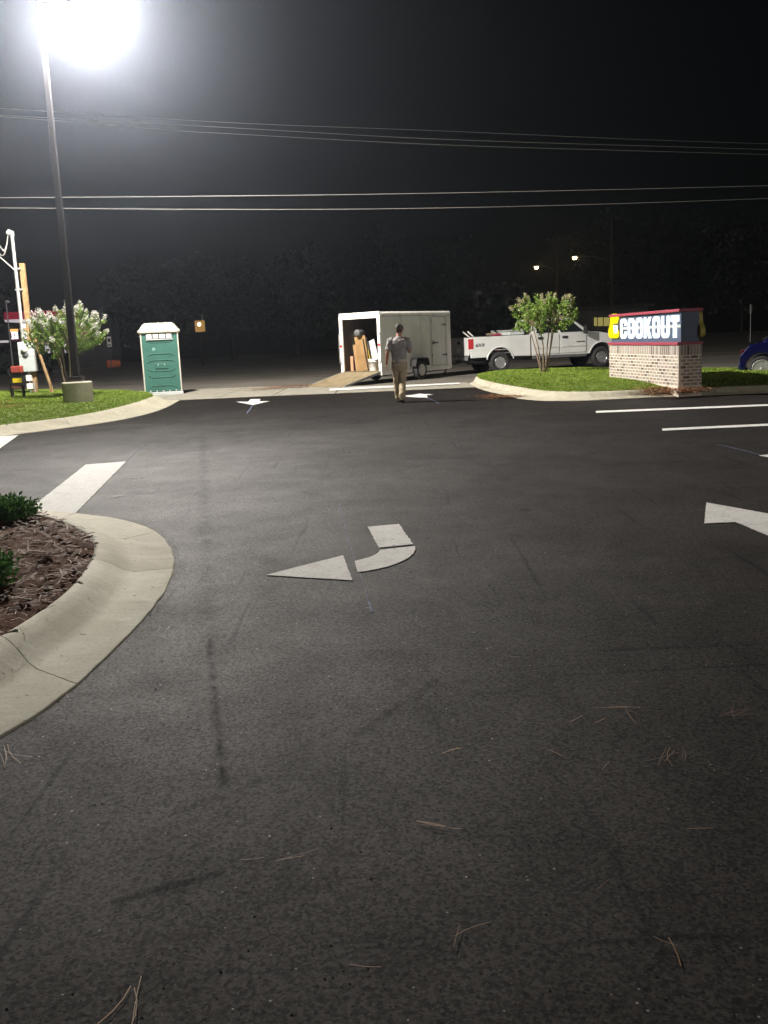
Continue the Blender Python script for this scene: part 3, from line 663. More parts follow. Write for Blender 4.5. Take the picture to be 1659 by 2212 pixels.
# top rails with rounded edge, rear frame
for s in (-1, 1):
    pf = [(hw - .14, z1 - .12), (hw + .008, z1 - .12), (hw + .008, z1 - .06), (hw - .012, z1 - .02), (hw - .05, z1), (hw - .14, z1)]
    MB().prism([(s * a, b) for a, b in pf], .07, TLN - .1, 'X').build('top_rail', M['trim'], tr)
    MB().b2((.0, s * hw * .999 - s * .11, .26), (.075, s * (hw + .012), z1 - .10)).build('rear_post', M['trim'], tr, .015)
    rp = tr.children[-1]
    MB().lathe([(.05, -.012), (.05, 0), (.035, .006), (.001, .006)], (0, s * (hw - .045), 1.28), 'X', 14).build('tail_lamp', M['red'], tr).scale = (1, 1, 1)
    for za in (.66, 1.62): MB().b2((-.03, s * (hw - .05), za), (0, s * (hw - .01), za + .09)).build('latch_keeper', M['galv'], tr, .006)
    MB().tube([(-.022, s * (hw + .02), .7), (-.022, s * (hw + .02), 1.68)], .012, 6).build('lock_bar', M['galv'], tr)
MB().b2((.0, -hw, z1 - .11), (.075, hw, z1 + .012)).b2((-.0, -hw + .1, z1 - .20), (.06, hw - .1, z1 - .115)).build('rear_header', M['trim'], tr, .02)
for y in (-.12, 0.0, .12): MB().b2((-.018, y - .03, z1 - .075), (0, y + .03, z1 - .045)).build('marker_lamp', M['red'], tr, .005)
MB().b2((.0, -hw + .08, .26), (.07, hw - .08, .42)).build('rear_sill', M['dgrey'], tr)
MB().b2((.10, -hw - .006, .27), (TLN - .2, -hw + .03, .36)).build('bottom_rail', M['trim'], tr)
for x in (1.22, 2.44, 3.02, 4.1): MB().b2((x, -hw - .004, .37), (x + .03, -hw + .002, z1 - .17)).build('panel_seam', M['sten'], tr)
for x in (.2, 1.15, 2.3, 3.3):                      # drip-rail staining and clearance lamps
    MB().b2((x, -hw - .014, z1 - .145), (x + .07, -hw - .002, z1 - .125)).build('side_marker_lamp', M['dgrey'], tr)
MB().b2((.14, -hw - .01, z1 - .158), (TLN - .2, -hw - .002, z1 - .15)).build('drip_seam', M['dgrey'], tr)
# ramp door
e0 = Vector((-.02, 0, .40)); e1 = Vector((-1.98, 0, .045))
rd = MB().hexa([e0 + Vector((0, y, -.06)) if k < 2 else e1 + Vector((0, y, -.035)) for k, y in enumerate((-hw + .06, hw - .06, hw - .06, -hw + .06))],
               [e0 + Vector((0, y, 0)) if k < 2 else e1 + Vector((0, y, .0)) for k, y in enumerate((-hw + .06, hw - .06, hw - .06, -hw + .06))]).build('ramp_door', M['ply'], tr)
for s in (-1, 1):
    y = s * (hw - .045)
    MB().hexa([e0 + Vector((0, y - .02, -.075)), e0 + Vector((0, y + .02, -.075)), e1 + Vector((0, y + .02, -.045)), e1 + Vector((0, y - .02, -.045))],
              [e0 + Vector((0, y - .02, .006)), e0 + Vector((0, y + .02, .006)), e1 + Vector((0, y + .02, .006)), e1 + Vector((0, y - .02, .006))]).build('edge_channel', M['galv'], rd)
# side door
sd0, sd1 = 3.12, 4.0
door = MB().b2((sd0, -hw - .014, .46), (sd1, -hw + .002, z1 - .22)).build('side_door', M['white'], tr, .006)
for a, b in (((sd0 - .03, .43), (sd0 - .004, z1 - .19)), ((sd1 + .004, .43), (sd1 + .03, z1 - .19)), ((sd0 - .03, z1 - .216), (sd1 + .03, z1 - .19)), ((sd0 - .03, .43), (sd1 + .03, .456))):
    MB().b2((a[0], -hw - .02, a[1]), (b[0], -hw - .001, b[1])).build('door_trim', M['galv'], tr)
for z in (.78, 1.85): MB().b2((sd1 - .22, -hw - .03, z), (sd1 + .05, -hw - .016, z + .05)).lathe([(.02, z - .03), (.02, z + .08)], (sd1 + .02, -hw - .025, 0), 'Z', 8).build('hinge', M['dgrey'], door)
MB().b2((sd0 + .06, -hw - .045, 1.22), (sd0 + .36, -hw - .02, 1.27)).b2((sd0 + .02, -hw - .03, 1.19), (sd0 + .12, -hw - .015, 1.30)).build('handle', M['dgrey'], door)
for z in (.75, 1.95): MB().b2((sd0 - .05, -hw - .028, z), (sd0 - .01, -hw - .015, z + .12)).build('latch', M['dgrey'], tr)
# wheel and mudguard
for s in (-1, 1):
    wt = wheel(tr, (2.12, s * (hw + .115), .34), .325, .2, .2, M['rimw'], 5, s)
    mg = MB().prism([(1.68, .48), (1.74, .70), (1.82, .76), (2.42, .76), (2.50, .70), (2.56, .48), (2.53, .48), (2.47, .68), (2.41, .73), (1.83, .73), (1.77, .68), (1.71, .48)], s * (hw + .002), s * (hw + .26), 'Y')
    mg.prism([(1.68, .48), (1.74, .70), (1.82, .76), (2.42, .76), (2.50, .70), (2.56, .48)], s * (hw + .001), s * (hw + .012), 'Y')
    mg.build('mudguard', M['black'], tr)
MB().tube([(2.12, -hw, .34), (2.12, hw, .34)], .035, 8).build('axle', M['black'], tr)
MB().b2((0.1, -.6, .22), (TLN, -.5, .33)).b2((0.1, .5, .22), (TLN, .6, .33)).build('chassis_rail', M['black'], tr)
MB().tube([(TLN - .3, -.62, .32), (TLN + .95, 0, .42)], .045, 6).tube([(TLN - .3, .62, .32), (TLN + .95, 0, .42)], .045, 6).build('drawbar', M['black'], tr)
MB().tube([(TLN + .8, .0, .1), (TLN + .8, .0, .75)], .035, 8).b2((TLN + .72, -.07, .04), (TLN + .88, .07, .1)).tube([(TLN + .8, 0, .75), (TLN + .8, -.2, .78)], .012, 6).build('jack', M['dgrey'], tr)
MB().b2((TLN + .92, -.06, .38), (TLN + 1.12, .06, .5)).build('coupler', M['black'], tr)
trM = tr.matrix_basis.copy() if False else (Matrix.Translation(tr.location) @ Matrix.Rotation(tr.rotation_euler.z, 4, 'Z'))
def TP(x, y, z): return trM @ Vector((x, y, z))
TR = tr.rotation_euler.z

def panel(name, label, cat, x, y, zb, w_, h_, t_, lean, tilt, m):
    """board standing on the trailer floor, leaning; built about its bottom edge"""
    Mx = Matrix.Rotation(tilt, 4, 'X') @ Matrix.Rotation(lean, 4, 'Y')
    mb = MB().b2((-t_ / 2, -w_ / 2, 0), (t_ / 2, w_ / 2, h_))
    o = mb.build(name, m, None, .004); o.matrix_world = trM @ Matrix.Translation((x, y, zb + .005)) @ Mx
    return tag(o, label, cat)
zf = z0
panel('brown_board', 'tall brown hardboard sheet leaning upright in the open trailer', 'board', .40, .17, zf, .46, 1.18, .02, .04, R_(-8), M['card'])
panel('brown_board', 'shorter tan board behind the tall brown sheet in the trailer', 'board', .46, .47, zf, .20, .90, .02, .04, R_(-7), M['cardb'])
panel('brown_board', 'low reddish tan board nearest the left trailer wall', 'board', .42, .70, zf, .12, .50, .02, .04, R_(-2), mat('reddish_board', (.40, .20, .11), .85, c2=(.48, .27, .16), scale=4))
panel('pale_sheet', 'narrow pale sheet leaning just right of the tall brown board', 'sheet', .50, .02, zf, .20, 1.12, .012, .05, R_(-10), M['sten'])
panel('pale_sheet', 'wider grey sheet leaning above the white buckets', 'sheet', .62, -.26, zf, .30, 1.06, .012, .06, R_(-17), mat('grey_stencil', (.36, .36, .36), .6, c2=(.46, .46, .45), scale=3))
panel('straightedge', 'thin yellow straightedge between the two leaning pale sheets', 'straightedge', .48, -.12, zf, .05, 1.0, .02, .05, R_(-15), mat('yellow_tool', (.45, .33, .03), .6))
panel('black_pole', 'thin black pole leaning beside the tall brown board', 'pole', .36, -.04, zf, .03, 1.1, .03, .04, R_(-11), M['black'])
rl = MB().lathe([(.001, -.2), (.11, -.2), (.115, -.19), (.115, .19), (.11, .2), (.001, .2)], axis='X', n=20)
rlo = rl.build('rolled_mat', M['dgrey'], None); rlo.matrix_world = trM @ Matrix.Translation((.45, .33, zf + 1.285)) @ Matrix.Rotation(R_(8), 4, 'Z'); tag(rlo, 'dark rolled mat lying across the top of the brown board', 'roll')
def pail(label, x, y, s=1.06):
    o = thing('bucket', label, 'bucket', TP(x, y, zf), TR, 'white buckets in the trailer')
    MB().lathe([(.001, 0), (.13 * s, 0), (.135 * s, .01), (.148 * s, .30), (.162 * s, .30), (.162 * s, .315), (.15 * s, .318), (.15 * s, .345), (.163 * s, .347), (.163 * s, .36)], n=28).build('body', M['pail'], o)
    MB().lathe([(.168 * s, .352), (.17 * s, .356), (.17 * s, .385), (.155 * s, .39), (.15 * s, .38), (.001, .38)], n=28).build('lid', M['trim'], o)
    MB().tube([(-.165 * s * math.cos(a) * .2 - .168 * s * abs(math.sin(a)) * .9 - .01, .165 * s * math.cos(a), .31 - .16 * math.sin(a)) for a in [math.pi * k / 12 for k in range(13)]], .004, 5).build('handle', M['galv'], o)
pail('white lidded plastic bucket just inside the trailer, left of its pair', .24, -.36)
pail('white lidded plastic bucket just inside the trailer, beside the rear post', .60, -.38)
st = thing('wheeled_machine', 'dark wheeled machine with bright handlebar deeper inside the trailer', 'machine', TP(1.5, -.1, zf), TR)
MB().b2((-.3, -.25, .3), (.3, .2, .62)).b2((-.2, -.2, .62), (.2, .1, .86)).build('engine', M['black'], st, .03)
MB().tube([(-.35, -.28, .4), (-.5, -.26, .95), (-.56, -.05, .99), (-.5, .2, .95), (-.35, .22, .4)], .018, 8).build('handlebar', M['chrome'], st)
for sx in (-.28, .28): wheel(st, (sx, -.22, .15), .15, .08, .09, M['rimw'], 5, -1)
MB().tube([(-.1, -.1, .9), (-.15, .0, 1.08), (-.3, .1, 1.0)], .03, 8).build('hose', M['sten'], st)

# ------------------------------------------------------------------ pickup
RW = P(1080, 803, -.03); TA = R_(16.5)
td = Vector((math.cos(TA), math.sin(TA), 0)); tl = Vector((-td.y, td.x, 0)); RW = RW * (37.6 / RW.y); RW.z = -.03
tk = thing('pickup_truck', 'white crew cab pickup truck hitched to the trailer', 'pickup truck', RW + tl * .93, TA)
HWd = 1.0; WB = 4.24
def arch(cx, cz, r_, zb, n=14):
    a0 = math.asin((zb - cz) / r_); return [(cx - r_ * math.cos(a0 + (math.pi - 2 * a0) * k / n), cz + r_ * math.sin(a0 + (math.pi - 2 * a0) * k / n)) for k in range(n + 1)]
bedp = [(-1.16, .60)] + arch(0, .42, .53, .60) + [(1.25, .58), (1.25, 1.36), (-1.19, 1.37), (-1.21, .95)]
for s in (-1, 1):
    MB().prism(bedp, s * HWd, s * (HWd - .10), 'Y').build('bed_side', M['truck'], tk, .025)
    rim = []
    for k in range(17):
        a = math.pi * (.06 + .88 * k / 16); rim.append((-.55 * math.cos(a), s * (HWd + .004), .42 + .55 * math.sin(a)))
    MB().tube(rim, (.035), 6, sq=.6).build('wheel_arch_trim', M['truck'], tk)
MB().b2((-1.2, -HWd + .1, .72), (1.25, HWd - .1, .78)).b2((1.19, -HWd + .1, .78), (1.25, HWd - .1, 1.36)).build('bed_floor', M['dgrey'], tk)
tg = MB().b2((-1.24, -HWd + .12, .70), (-1.17, HWd - .12, 1.36)).build('tailgate', M['truck'], tk, .02)
MB().b2((-1.262, -.14, 1.12), (-1.24, .14, 1.22)).build('handle', M['black'], tg)
MB().b2((-1.22, -HWd + .02, 1.372), (1.2, -HWd + .11, 1.392)).b2((-1.22, HWd - .11, 1.372), (1.2, HWd - .02, 1.392)).b2((-1.24, -HWd + .12, 1.36), (-1.17, HWd - .12, 1.385)).build('bed_rail_cap', M['black'], tk, .008)
cabp = [(1.29, .60), (1.29, .56), (3.66, .53)] + arch(WB, .42, .53, .56) + [(5.12, .58), (5.2, .72), (5.2, 1.08), (5.1, 1.2), (4.4, 1.30), (3.72, 1.37), (1.29, 1.38)]
MB().prism(cabp, -HWd + .03, HWd - .03, 'Y').build('cab_body', M['truck'], tk, .04, 3)
MB().prism([(3.80, 1.32), (5.12, 1.16), (5.12, 1.2), (4.4, 1.335), (3.80, 1.385)], -.72, .72, 'Y').build('bonnet', M['truck'], tk, .03)
for s in (-1, 1):
    rim = [(WB - .55 * math.cos(math.pi * (.08 + .84 * k / 16)), s * (HWd - .02), .42 + .55 * math.sin(math.pi * (.08 + .84 * k / 16))) for k in range(17)]
    MB().tube(rim, .035, 6, sq=.6).build('wheel_arch_trim', M['truck'], tk)
# greenhouse
gb = [(1.33, -.93, 1.37), (3.82, -.90, 1.36), (3.82, .90, 1.36), (1.33, .93, 1.37)]; gt = [(1.50, -.74, 1.94), (3.06, -.72, 1.95), (3.06, .72, 1.95), (1.50, .74, 1.94)]
MB().hexa(gb, gt).build('cab_roof', M['truck'], tk, .05, 3)
def gpt(u, v, off, s):                    # on the sloping side of the greenhouse
    a = Vector(gb[0]).lerp(Vector(gb[1]), u); b = Vector(gt[0]).lerp(Vector(gt[1]), u); p = a.lerp(b, v)
    nrm = (Vector(gb[1]) - Vector(gb[0])).cross(Vector(gt[0]) - Vector(gb[0])).normalized(); p = p + nrm * off
    return Vector((p.x, p.y * -s, p.z))
for s in (-1, 1):
    for (ua, ub, va, vb, ta, tb) in ((.08, .44, .06, .84, .09, .46), (.50, .90, .06, .84, .50, .90)):
        q = [(ua, va), (ub, va), (tb, vb), (ta, vb)]
        MB().hexa([gpt(u, v, -.01, s) for u, v in q], [gpt(u, v, .012, s) for u, v in q]).build('side_window', M['glass'], tk)
def fpt(idx, u, v, off):
    a0, a1, b0, b1 = (gb[1], gb[2], gt[1], gt[2]) if idx else (gb[0], gb[3], gt[0], gt[3])
    p = Vector(a0).lerp(Vector(a1), u).lerp(Vector(b0).lerp(Vector(b1), u), v); p.x += off * (1 if idx else -1); return p
MB().hexa([fpt(1, u, v, -.02) for u, v in ((.05, .06), (.95, .06), (.95, .9), (.05, .9))], [fpt(1, u, v, .02) for u, v in ((.05, .06), (.95, .06), (.95, .9), (.05, .9))]).build('windscreen', M['glass'], tk)
MB().hexa([fpt(0, u, v, -.02) for u, v in ((.08, .12), (.92, .12), (.92, .85), (.08, .85))], [fpt(0, u, v, .015) for u, v in ((.08, .12), (.92, .12), (.92, .85), (.08, .85))]).build('rear_window', M['glass'], tk)
for s in (-1, 1):
    for x0_, x1_, hx in ((1.42, 2.44, 1.66), (2.48, 3.58, 2.68)):
        pts = [(x0_, .62), (x1_, .62), (x1_, 1.355), (x0_, 1.365)]
        if x0_ < 2: pts = [(x0_ + .0, .62), (x1_, .62), (x1_, 1.355), (x0_, 1.365)]
        dr = MB().prism(pts, s * (HWd - .028), s * (HWd - .004), 'Y').build('door', M['truck'], tk, .012)
        MB().b2((hx - .11, s * (HWd - .006), 1.17), (hx + .11, s * (HWd + .022), 1.26)).build('door_handle', M['black'], dr, .012)
        MB().b2((x0_ + .03, s * (HWd - .006), .84), (x1_ - .03, s * (HWd + .014), .90)).build('side_moulding', M['sten'], dr, .006)
    MB().b2((1.35, s * (HWd - .2), .46), (3.6, s * (HWd - .06), .55)).build('running_board', M['dgrey'], tk)
    MB().b2((-1.225, s * (HWd - .13), .93), (-1.05, s * (HWd + .006), 1.31)).build('tail_light', M['red'], tk, .015)
    mi = MB().b2((3.40, s * (HWd + .08), 1.30), (3.50, s * (HWd + .30), 1.62)).build('wing_mirror', M['black'], tk, .03)
    MB().tube([(3.5, s * .9, 1.40), (3.46, s * (HWd + .1), 1.42)], .03, 6).build('mirror_arm', M['black'], mi)
    wheel(tk, (0, s * .86, .395), .395, .26, .225, M['chrome'], 6, s, 'spoke'); wheel(tk, (WB, s * .86, .395), .395, .26, .225, M['chrome'], 6, s, 'spoke')
    MB().b2((5.14, s * .62, .95), (5.22, s * .95, 1.12)).build('headlight', M['glass'], tk, .02)
MB().b2((-1.42, -.94, .50), (-1.24, .94, .70)).build('rear_bumper', M['chrome'], tk, .04)
MB().b2((5.16, -.97, .42), (5.32, .97, .64)).build('front_bumper', M['chrome'], tk, .05)
MB().b2((5.16, -.6, .72), (5.225, .6, 1.1)).build('grille', M['black'], tk, .02)
MB().b2((-1.3, -.3, .42), (4.9, .3, .56)).tube([(0, -.75, .395), (0, .75, .395)], .07, 8).tube([(-1.1, -.5, .45), (.3, -.5, .42)], .09, 10).build('underframe', M['black'], tk)
MB().b2((-1.68, -.04, .38), (-1.3, .04, .46)).lathe([(.03, .46), (.03, .52), (.001, .54)], (-1.62, 0, 0), 'Z', 10).build('tow_bar', M['black'], tk)
for s in (-1,):
    textmesh('four_by_four_decal', '4X4', .17, .004, M['dgrey'], tk, Matrix.Translation((-.83, s * (HWd + .004), 1.06)) @ Matrix.Rotation(math.pi / 2, 4, 'X') @ Matrix.Diagonal((1.25, 1, 1, 1)), .006, .3)
    MB().b2((3.16, s * (HWd + .0), 1.0), (3.52, s * (HWd + .006), 1.04)).build('door_badge', M['dgrey'], tk)
MB().b2((.86, -HWd - .004, 1.06), (1.06, -HWd + .004, 1.22)).build('fuel_flap', M['truck'], tk, .015)
MB().b2((-1.215, -HWd - .003, .86), (1.24, -HWd + .004, .875)).build('bed_crease', M['sten'], tk)
MB().b2((-1.268, -.2, .80), (-1.258, .2, .98)).build('number_plate', M['pail'], tk)
tkM = Matrix.Translation(tk.location) @ Matrix.Rotation(TA, 4, 'Z')
def KP(x, y, z): return tkM @ Vector((x, y, z))
tb = thing('tool_chest', 'grey crossbed tool chest behind the pickup cab', 'tool chest', KP(.7, 0, .78), TA)
MB().b2((-.25, -.85, 0), (.35, .85, .72)).build('body', M['grey'], tb, .02); MB().b2((-.27, -.87, .725), (.37, .87, .80)).build('lid', M['galv'], tb, .02)
jc = thing('fuel_can', 'red fuel can standing in the pickup bed', 'fuel can', KP(.12, -.45, .78), TA)
MB().b2((-.16, -.12, 0), (.16, .12, .68)).build('body', M['redpaint'], jc, .04); MB().tube([(.02, 0, .68), (.02, 0, .74), (-.1, 0, .78)], .03, 8).build('spout', M['black'], jc)
cr = thing('storage_crate', 'low dark box with wooden lid in the pickup bed', 'crate', KP(.36, .35, .78), TA)
MB().b2((-.2, -.3, 0), (.2, .3, .66)).build('box', M['dgrey'], cr, .01); MB().b2((-.22, -.32, .665), (.22, .32, .70)).build('lid', M['wood'], cr)
for k, dy in enumerate((0, .16)):
    o = MB().tube([KP(-.2, -.5 + dy, .80), KP(-1.12 - .14 * k, -.62 + dy, 1.58)], .028, 8).build('pvc_pipe', M['trim']); tag(o, ('white pipe sticking out over the pickup tailgate, left one', 'white pipe sticking out over the pickup tailgate, right one')[1 - k], 'pipe', 'pipes over the tailgate')

# ------------------------------------------------------------------ portable toilet
pl, prr = P(303, 851), P(394, 850)
PC = PD(354, 850, 32.6); PC.z = .0
pt = thing('portable_toilet', 'green portable toilet with cream ribbed roof beside the lawn', 'portable toilet', PC, R_(12))
PW, PH = .58, 1.95
MB().b2((-PW - .04, -.60, -.02), (PW + .04, .60, .10)).build('skid_base', M['grey'], pt, .02)
MB().b2((-PW + .03, -.55, .10), (PW - .03, .55, PH)).build('shell', M['green'], pt)
for sx in (-1, 1):
    for sy in (-1, 1): MB().b2((sx * PW - .03 * sx - .0, sy * .53, .10), (sx * PW + sx * .012, sy * .575, PH + .02)).build('corner_trim', M['cream'], pt, .008)
# ribs moulded proud of the front panel
def rib(pts, wd=.022, dp=.03):
    mb = MB()
    mb.tube([(x, -.553, z) for x, z in pts], wd, 6, sq=.8); return mb.build('moulded_rib', M['green'], pt)
def hexrib(zc, up, half=.42): return [(-half, zc - .07 * up), (-half + .10, zc - .005 * up), (-half + .17, zc), (half - .17, zc), (half - .10, zc - .005 * up), (half, zc - .07 * up)]
for zc, up in ((1.30, 1), (1.10, 1), (.76, -1), (.56, -1), (.30, 1), (1.66, -1)): rib(hexrib(zc, up))
MB().b2((-.20, -.575, .83), (.20, -.545, 1.0)).build('raised_plate', M['green'], pt, .02)
MB().b2((-.47, -.575, .12), (.47, -.545, .16)).build('lower_lip', M['green'], pt, .008)
for x in (-.10, .10): MB().lathe([(.014, 0), (.014, .01), (.001, .012)], (x, -.585, .96), 'Y', 8).build('rivet', M['trim'], pt)
for x in (-.40, -.2, 0, .2, .40): MB().lathe([(.018, 0), (.018, .01), (.001, .012)], (x, -.585, .13), 'Y', 8).build('rivet', M['trim'], pt)
for x in (-.33, -.10): MB().lathe([(.014, 0), (.014, .01), (.001, .012)], (x, -.560, .56), 'Y', 8).build('rivet', M['trim'], pt)
vf = MB().b2((-.42, -.572, 1.75), (.40, -.547, 1.93)).build('vent_frame', M['dgrey'], pt)
for k in range(4): MB().b2((-.40 + .205 * k, -.585, 1.785), (-.40 + .205 * k + .165, -.57, 1.915)).build('vent_panel', M['vent'], vf, .006)
MB().b2((-.42, -.60, 1.735), (.42, -.56, 1.765)).build('vent_sill', M['grey'], vf)
MB().lathe([(.001, 0), (.05, 0), (.06, .003), (.001, .004)], (-.20, -.553, 1.44), 'Y', 12).build('splash_stain', M['stain'], pt).scale = (1, 1, 1)
rf = MB(); rr_ = []
for s_, z in ((1.06, PH), (1.10, PH + .02), (1.10, PH + .09), (1.02, PH + .12), (.84, PH + .26), (.72, PH + .32)):
    rr_.append([Vector((x * (PW + .02) * s_, y * .58 * s_, z)) for x, y in ((-1, -.85), (-.88, -1), (.88, -1), (1, -.85), (1, .85), (.88, 1), (-.88, 1), (-1, .85))])
rf.loft(rr_, True, False); roof = rf.build('roof', M['cream'], pt, .015)
for x in (-.24, .0, .24):
    MB().tube([(x, -.63, PH + .09), (x, -.57, PH + .17), (x, -.46, PH + .30), (x, .46, PH + .30), (x, .6, PH + .15)], .035, 6).build('roof_rib', M['cream'], roof)
MB().lathe([(.06, PH + .02), (.055, PH + .24), (.001, PH + .25)], (-.48, -.2, 0), 'Z', 14).build('vent_pipe', M['grey'], roof)

# ------------------------------------------------------------------ meter post on the left lawn
MP = PD(78, 846, 33.0); MP.z = zl(MP)
mt = thing('meter_post', 'timber service post with grey meter box and tall conduit', 'meter post', MP, 0)
MB().b2((-.10, -.06, -.1), (.06, .08, 4.15)).build('timber_post', M['wood'], mt, .01)
MB().tube([(-.20, -.12, 1.6), (-.20, -.12, 5.0)], .055, 12).build('conduit', M['galv'], mt)
MB().tube([(-.20, -.12, 4.98), (-.20, -.13, 5.09), (-.25, -.22, 5.12), (-.30, -.27, 5.04)], [.075, .09, .085, .06], 12).build('weatherhead', M['galv'], mt)
for z in (2.3, 3.3, 3.95): MB().b2((-.27, -.18, z), (-.04, -.05, z + .045)).build('pipe_strap', M['galv'], mt)
bx = MB().b2((-.36, -.26, .70), (.14, -.07, 1.66)).build('meter_box', M['grey'], mt, .015)
MB().b2((.145, -.24, .72), (.175, -.09, 1.64)).build('box_flange', M['galv'], bx)
MB().lathe([(.105, 0), (.10, -.05), (.085, -.10), (.001, -.11)], (-.13, -.262, 1.42), 'Y', 20).build('meter_dial', M['pail'], bx)
MB().lathe([(.10, 0), (.09, -.03), (.001, -.04)], (-.13, -.262, 1.24), 'Y', 20).build('meter_cover', M['dgrey'], bx)
MB().b2((-.36, -.266, 1.195), (.14, -.262, 1.2)).build('cover_seam', M['dgrey'], bx)
for z, h_ in ((.40, .19), (.14, .18)): MB().b2((-.22, -.20, z), (-.04, -.07, z + h_)).build('outlet_box', M['pail'], mt, .01)
MB().tube([(-.13, -.12, .0), (-.13, -.12, .72)], .03, 8).tube([(.0, -.1, 0), (.0, -.1, .4)], .02, 8).build('lower_conduit', M['galv'], mt)
top_b = Vector((.06, -.05, 2.1)); foot = Vector((.86, -.9, -.06))
d_ = (foot - top_b)
MB().tube([top_b, foot], .06, 4).build('diagonal_brace', M['wood'], mt)
MB().box(foot + Vector((-.08, .0, .12)), (.06, .06, .5)).build('stake', M['wood'], mt)
for k, (dx, dz) in enumerate(((-2.6, 1.1), (-2.4, 1.6))):
    pass
wa = Vector((-.28, -.25, 5.03))
for k, (b, sag) in enumerate((((-.62, -.3, 4.93), .42), ((-.75, -.3, 4.98), .62), ((-.5, -.3, 4.6), .25))):
    b = Vector(b); pth = [wa.lerp(b, t) + Vector((0, 0, -sag * 4 * t * (1 - t))) for t in [i / 10 for i in range(11)]]
    MB().tube(pth, .014, 6).build('service_lead', M['wire'], mt)
sv = MB().tube([MP + Vector((-.24, -.14, 3.95)), MP + Vector((-.9, -.3, 4.65)), MP + Vector((-3.0, -1.0, 6.6)), MP + Vector((-8, -2, 9.5))], .022, 6).build('service_wire', M['wire'])
tag(sv, 'service cable rising left from the conduit of the meter post', 'cable')
SP = P(40, 860, .2); SP.z = zl(SP)
sn = thing('utility_pedestal', 'black legged stand with red top and yellow placard on the lawn', 'stand', SP, R_(-12))
for x in (-.19, .19): MB().b2((x - .035, -.035, -.1), (x + .035, .035, .86 if x < 0 else .62)).build('leg', M['black'], sn, .006)
MB().b2((-.18, -.04, .60), (.20, .04, .72)).build('crossbar', M['black'], sn); MB().b2((-.18, -.03, .28), (.20, .03, .34)).build('lower_bar', mat('rusty_bar', (.10, .035, .025), .8, c2=(.15, .06, .04), scale=10), sn)
MB().b2((-.12, -.08, .72), (.22, .10, .93)).build('red_top', mat('faded_red_box', (.32, .05, .035), .6, c2=(.40, .09, .06), scale=5), sn, .03)
MB().b2((-.10, -.055, .44), (.20, -.042, .57)).build('placard', M['yellow'], sn)
MB().b2((.16, -.05, .36), (.24, .05, .62)).build('side_panel', M['dgrey'], sn)

# ------------------------------------------------------------------ crape myrtles
def leaf(vs, fs, p, d, n_, l, w_):
    s = d.cross(n_)
    if s.length < 1e-4: s = Vector((1, 0, 0))
    s.normalize(); b = len(vs)
    vs += [tuple(p), tuple(p + d * l * .45 + s * w_), tuple(p + d * l), tuple(p + d * l * .45 - s * w_)]; fs.append((b, b + 1, b + 2, b + 3))
def rv(r): 
    v = Vector((r.gauss(0, 1), r.gauss(0, 1), r.gauss(0, 1))); return v.normalized()
def crape(label, base, nst, zc, rx, rz_, ntip, nleaf, nblo, seed, leafm, blom, bsize=1.0, leafs=.085, skew=0.0):
    r = random.Random(seed); t = thing('crape_myrtle', label, 'tree', base)
    tips = []
    while len(tips) < ntip:
        v = rv(r) * r.random() ** .4
        p = Vector((v.x * rx + skew * v.z, v.y * rx, zc + v.z * rz_))
        if v.z < -.35 and abs(v.x) < .5 and r.random() < .6: continue
        tips.append(p)
    stems = []
    for k in range(nst):
        a = 2 * math.pi * k / nst + r.uniform(-.3, .3); b0 = Vector((math.cos(a) * .07, math.sin(a) * .07, -.05)); e = Vector((math.cos(a) * rx * r.uniform(.25, .5), math.sin(a) * rx * r.uniform(.25, .5), zc - rz_ * .25))
        m = b0.lerp(e, .5) + Vector((r.uniform(-.05, .05), r.uniform(-.05, .05), .05)); stems.append((b0, m, e))
        MB().tube([b0, m, e], [.024, .019, .012], 7).build('trunk', M['bark'], t)
    br = MB()
    for p in tips:
        s = min(stems, key=lambda q: (q[2] - p).length); br.tube([s[2].lerp(s[1], r.uniform(0, .3)), s[2].lerp(p, .55) + Vector((0, 0, .04)), p], [.009, .007, .004], 4, caps=False)
    br.build('branches', M['bark'], t)
    vs, fs, bv, bf = [], [], [], []
    for p in tips:
        out = (p - Vector((0, 0, zc - rz_ * .6))).normalized()
        sh_ = out + Vector((0, 0, .5)) + rv(r) * .4; sh_.normalize(); ln = r.uniform(.18, .38)
        for _ in range(nleaf):
            q = p + sh_ * (r.uniform(-.6, .6) * ln) + rv(r) * .05; d = (sh_ * .5 + rv(r)).normalized(); l = leafs * r.uniform(.6, 1.25)
            leaf(vs, fs, q, d, rv(r), l, l * .3)
    order = sorted(tips, key=lambda p: -(p.z - zc) / rz_ - (Vector((p.x, p.y, 0)).length / rx) * .9 + r.uniform(-.5, .5))
    for p in order[:nblo]:
        out = ((p - Vector((0, 0, zc - rz_))).normalized() + Vector((0, 0, .45))).normalized(); c = p + out * .2; hh = r.uniform(.09, .17) * bsize
        for _ in range(70):
            v = rv(r) * r.random() ** .3; q = c + out * (v.dot(out) * hh) + (v - out * v.dot(out)) * hh * .5
            leaf(bv, bf, q, rv(r), rv(r), .035, .016)
    f = rawmesh('crown', vs, fs, leafm, t)
    rawmesh('blossom', bv, bf, blom, t)
    return t
CL = PD(152, 846, 28.6); CL.z = zl(CL)
crape('leafy crape myrtle with white blossoms behind the lamp post', CL, 6, 1.78, 1.06, .70, 150, 42, 60, 3, M['myrtle'], M['blossom'], .95, .08, .1)
CR = P(1176, 809, .2); CR.z = zr(CR)
M['bud'] = leafmat('pale_bud', (.32, .30, .16), (.5, .46, .3), .3, .8)
crape('smaller crape myrtle in front of the pickup doors', CR, 6, 1.62, .98, .50, 105, 34, 20, 8, M['myrtle'], M['bud'], .7, .08, .15)

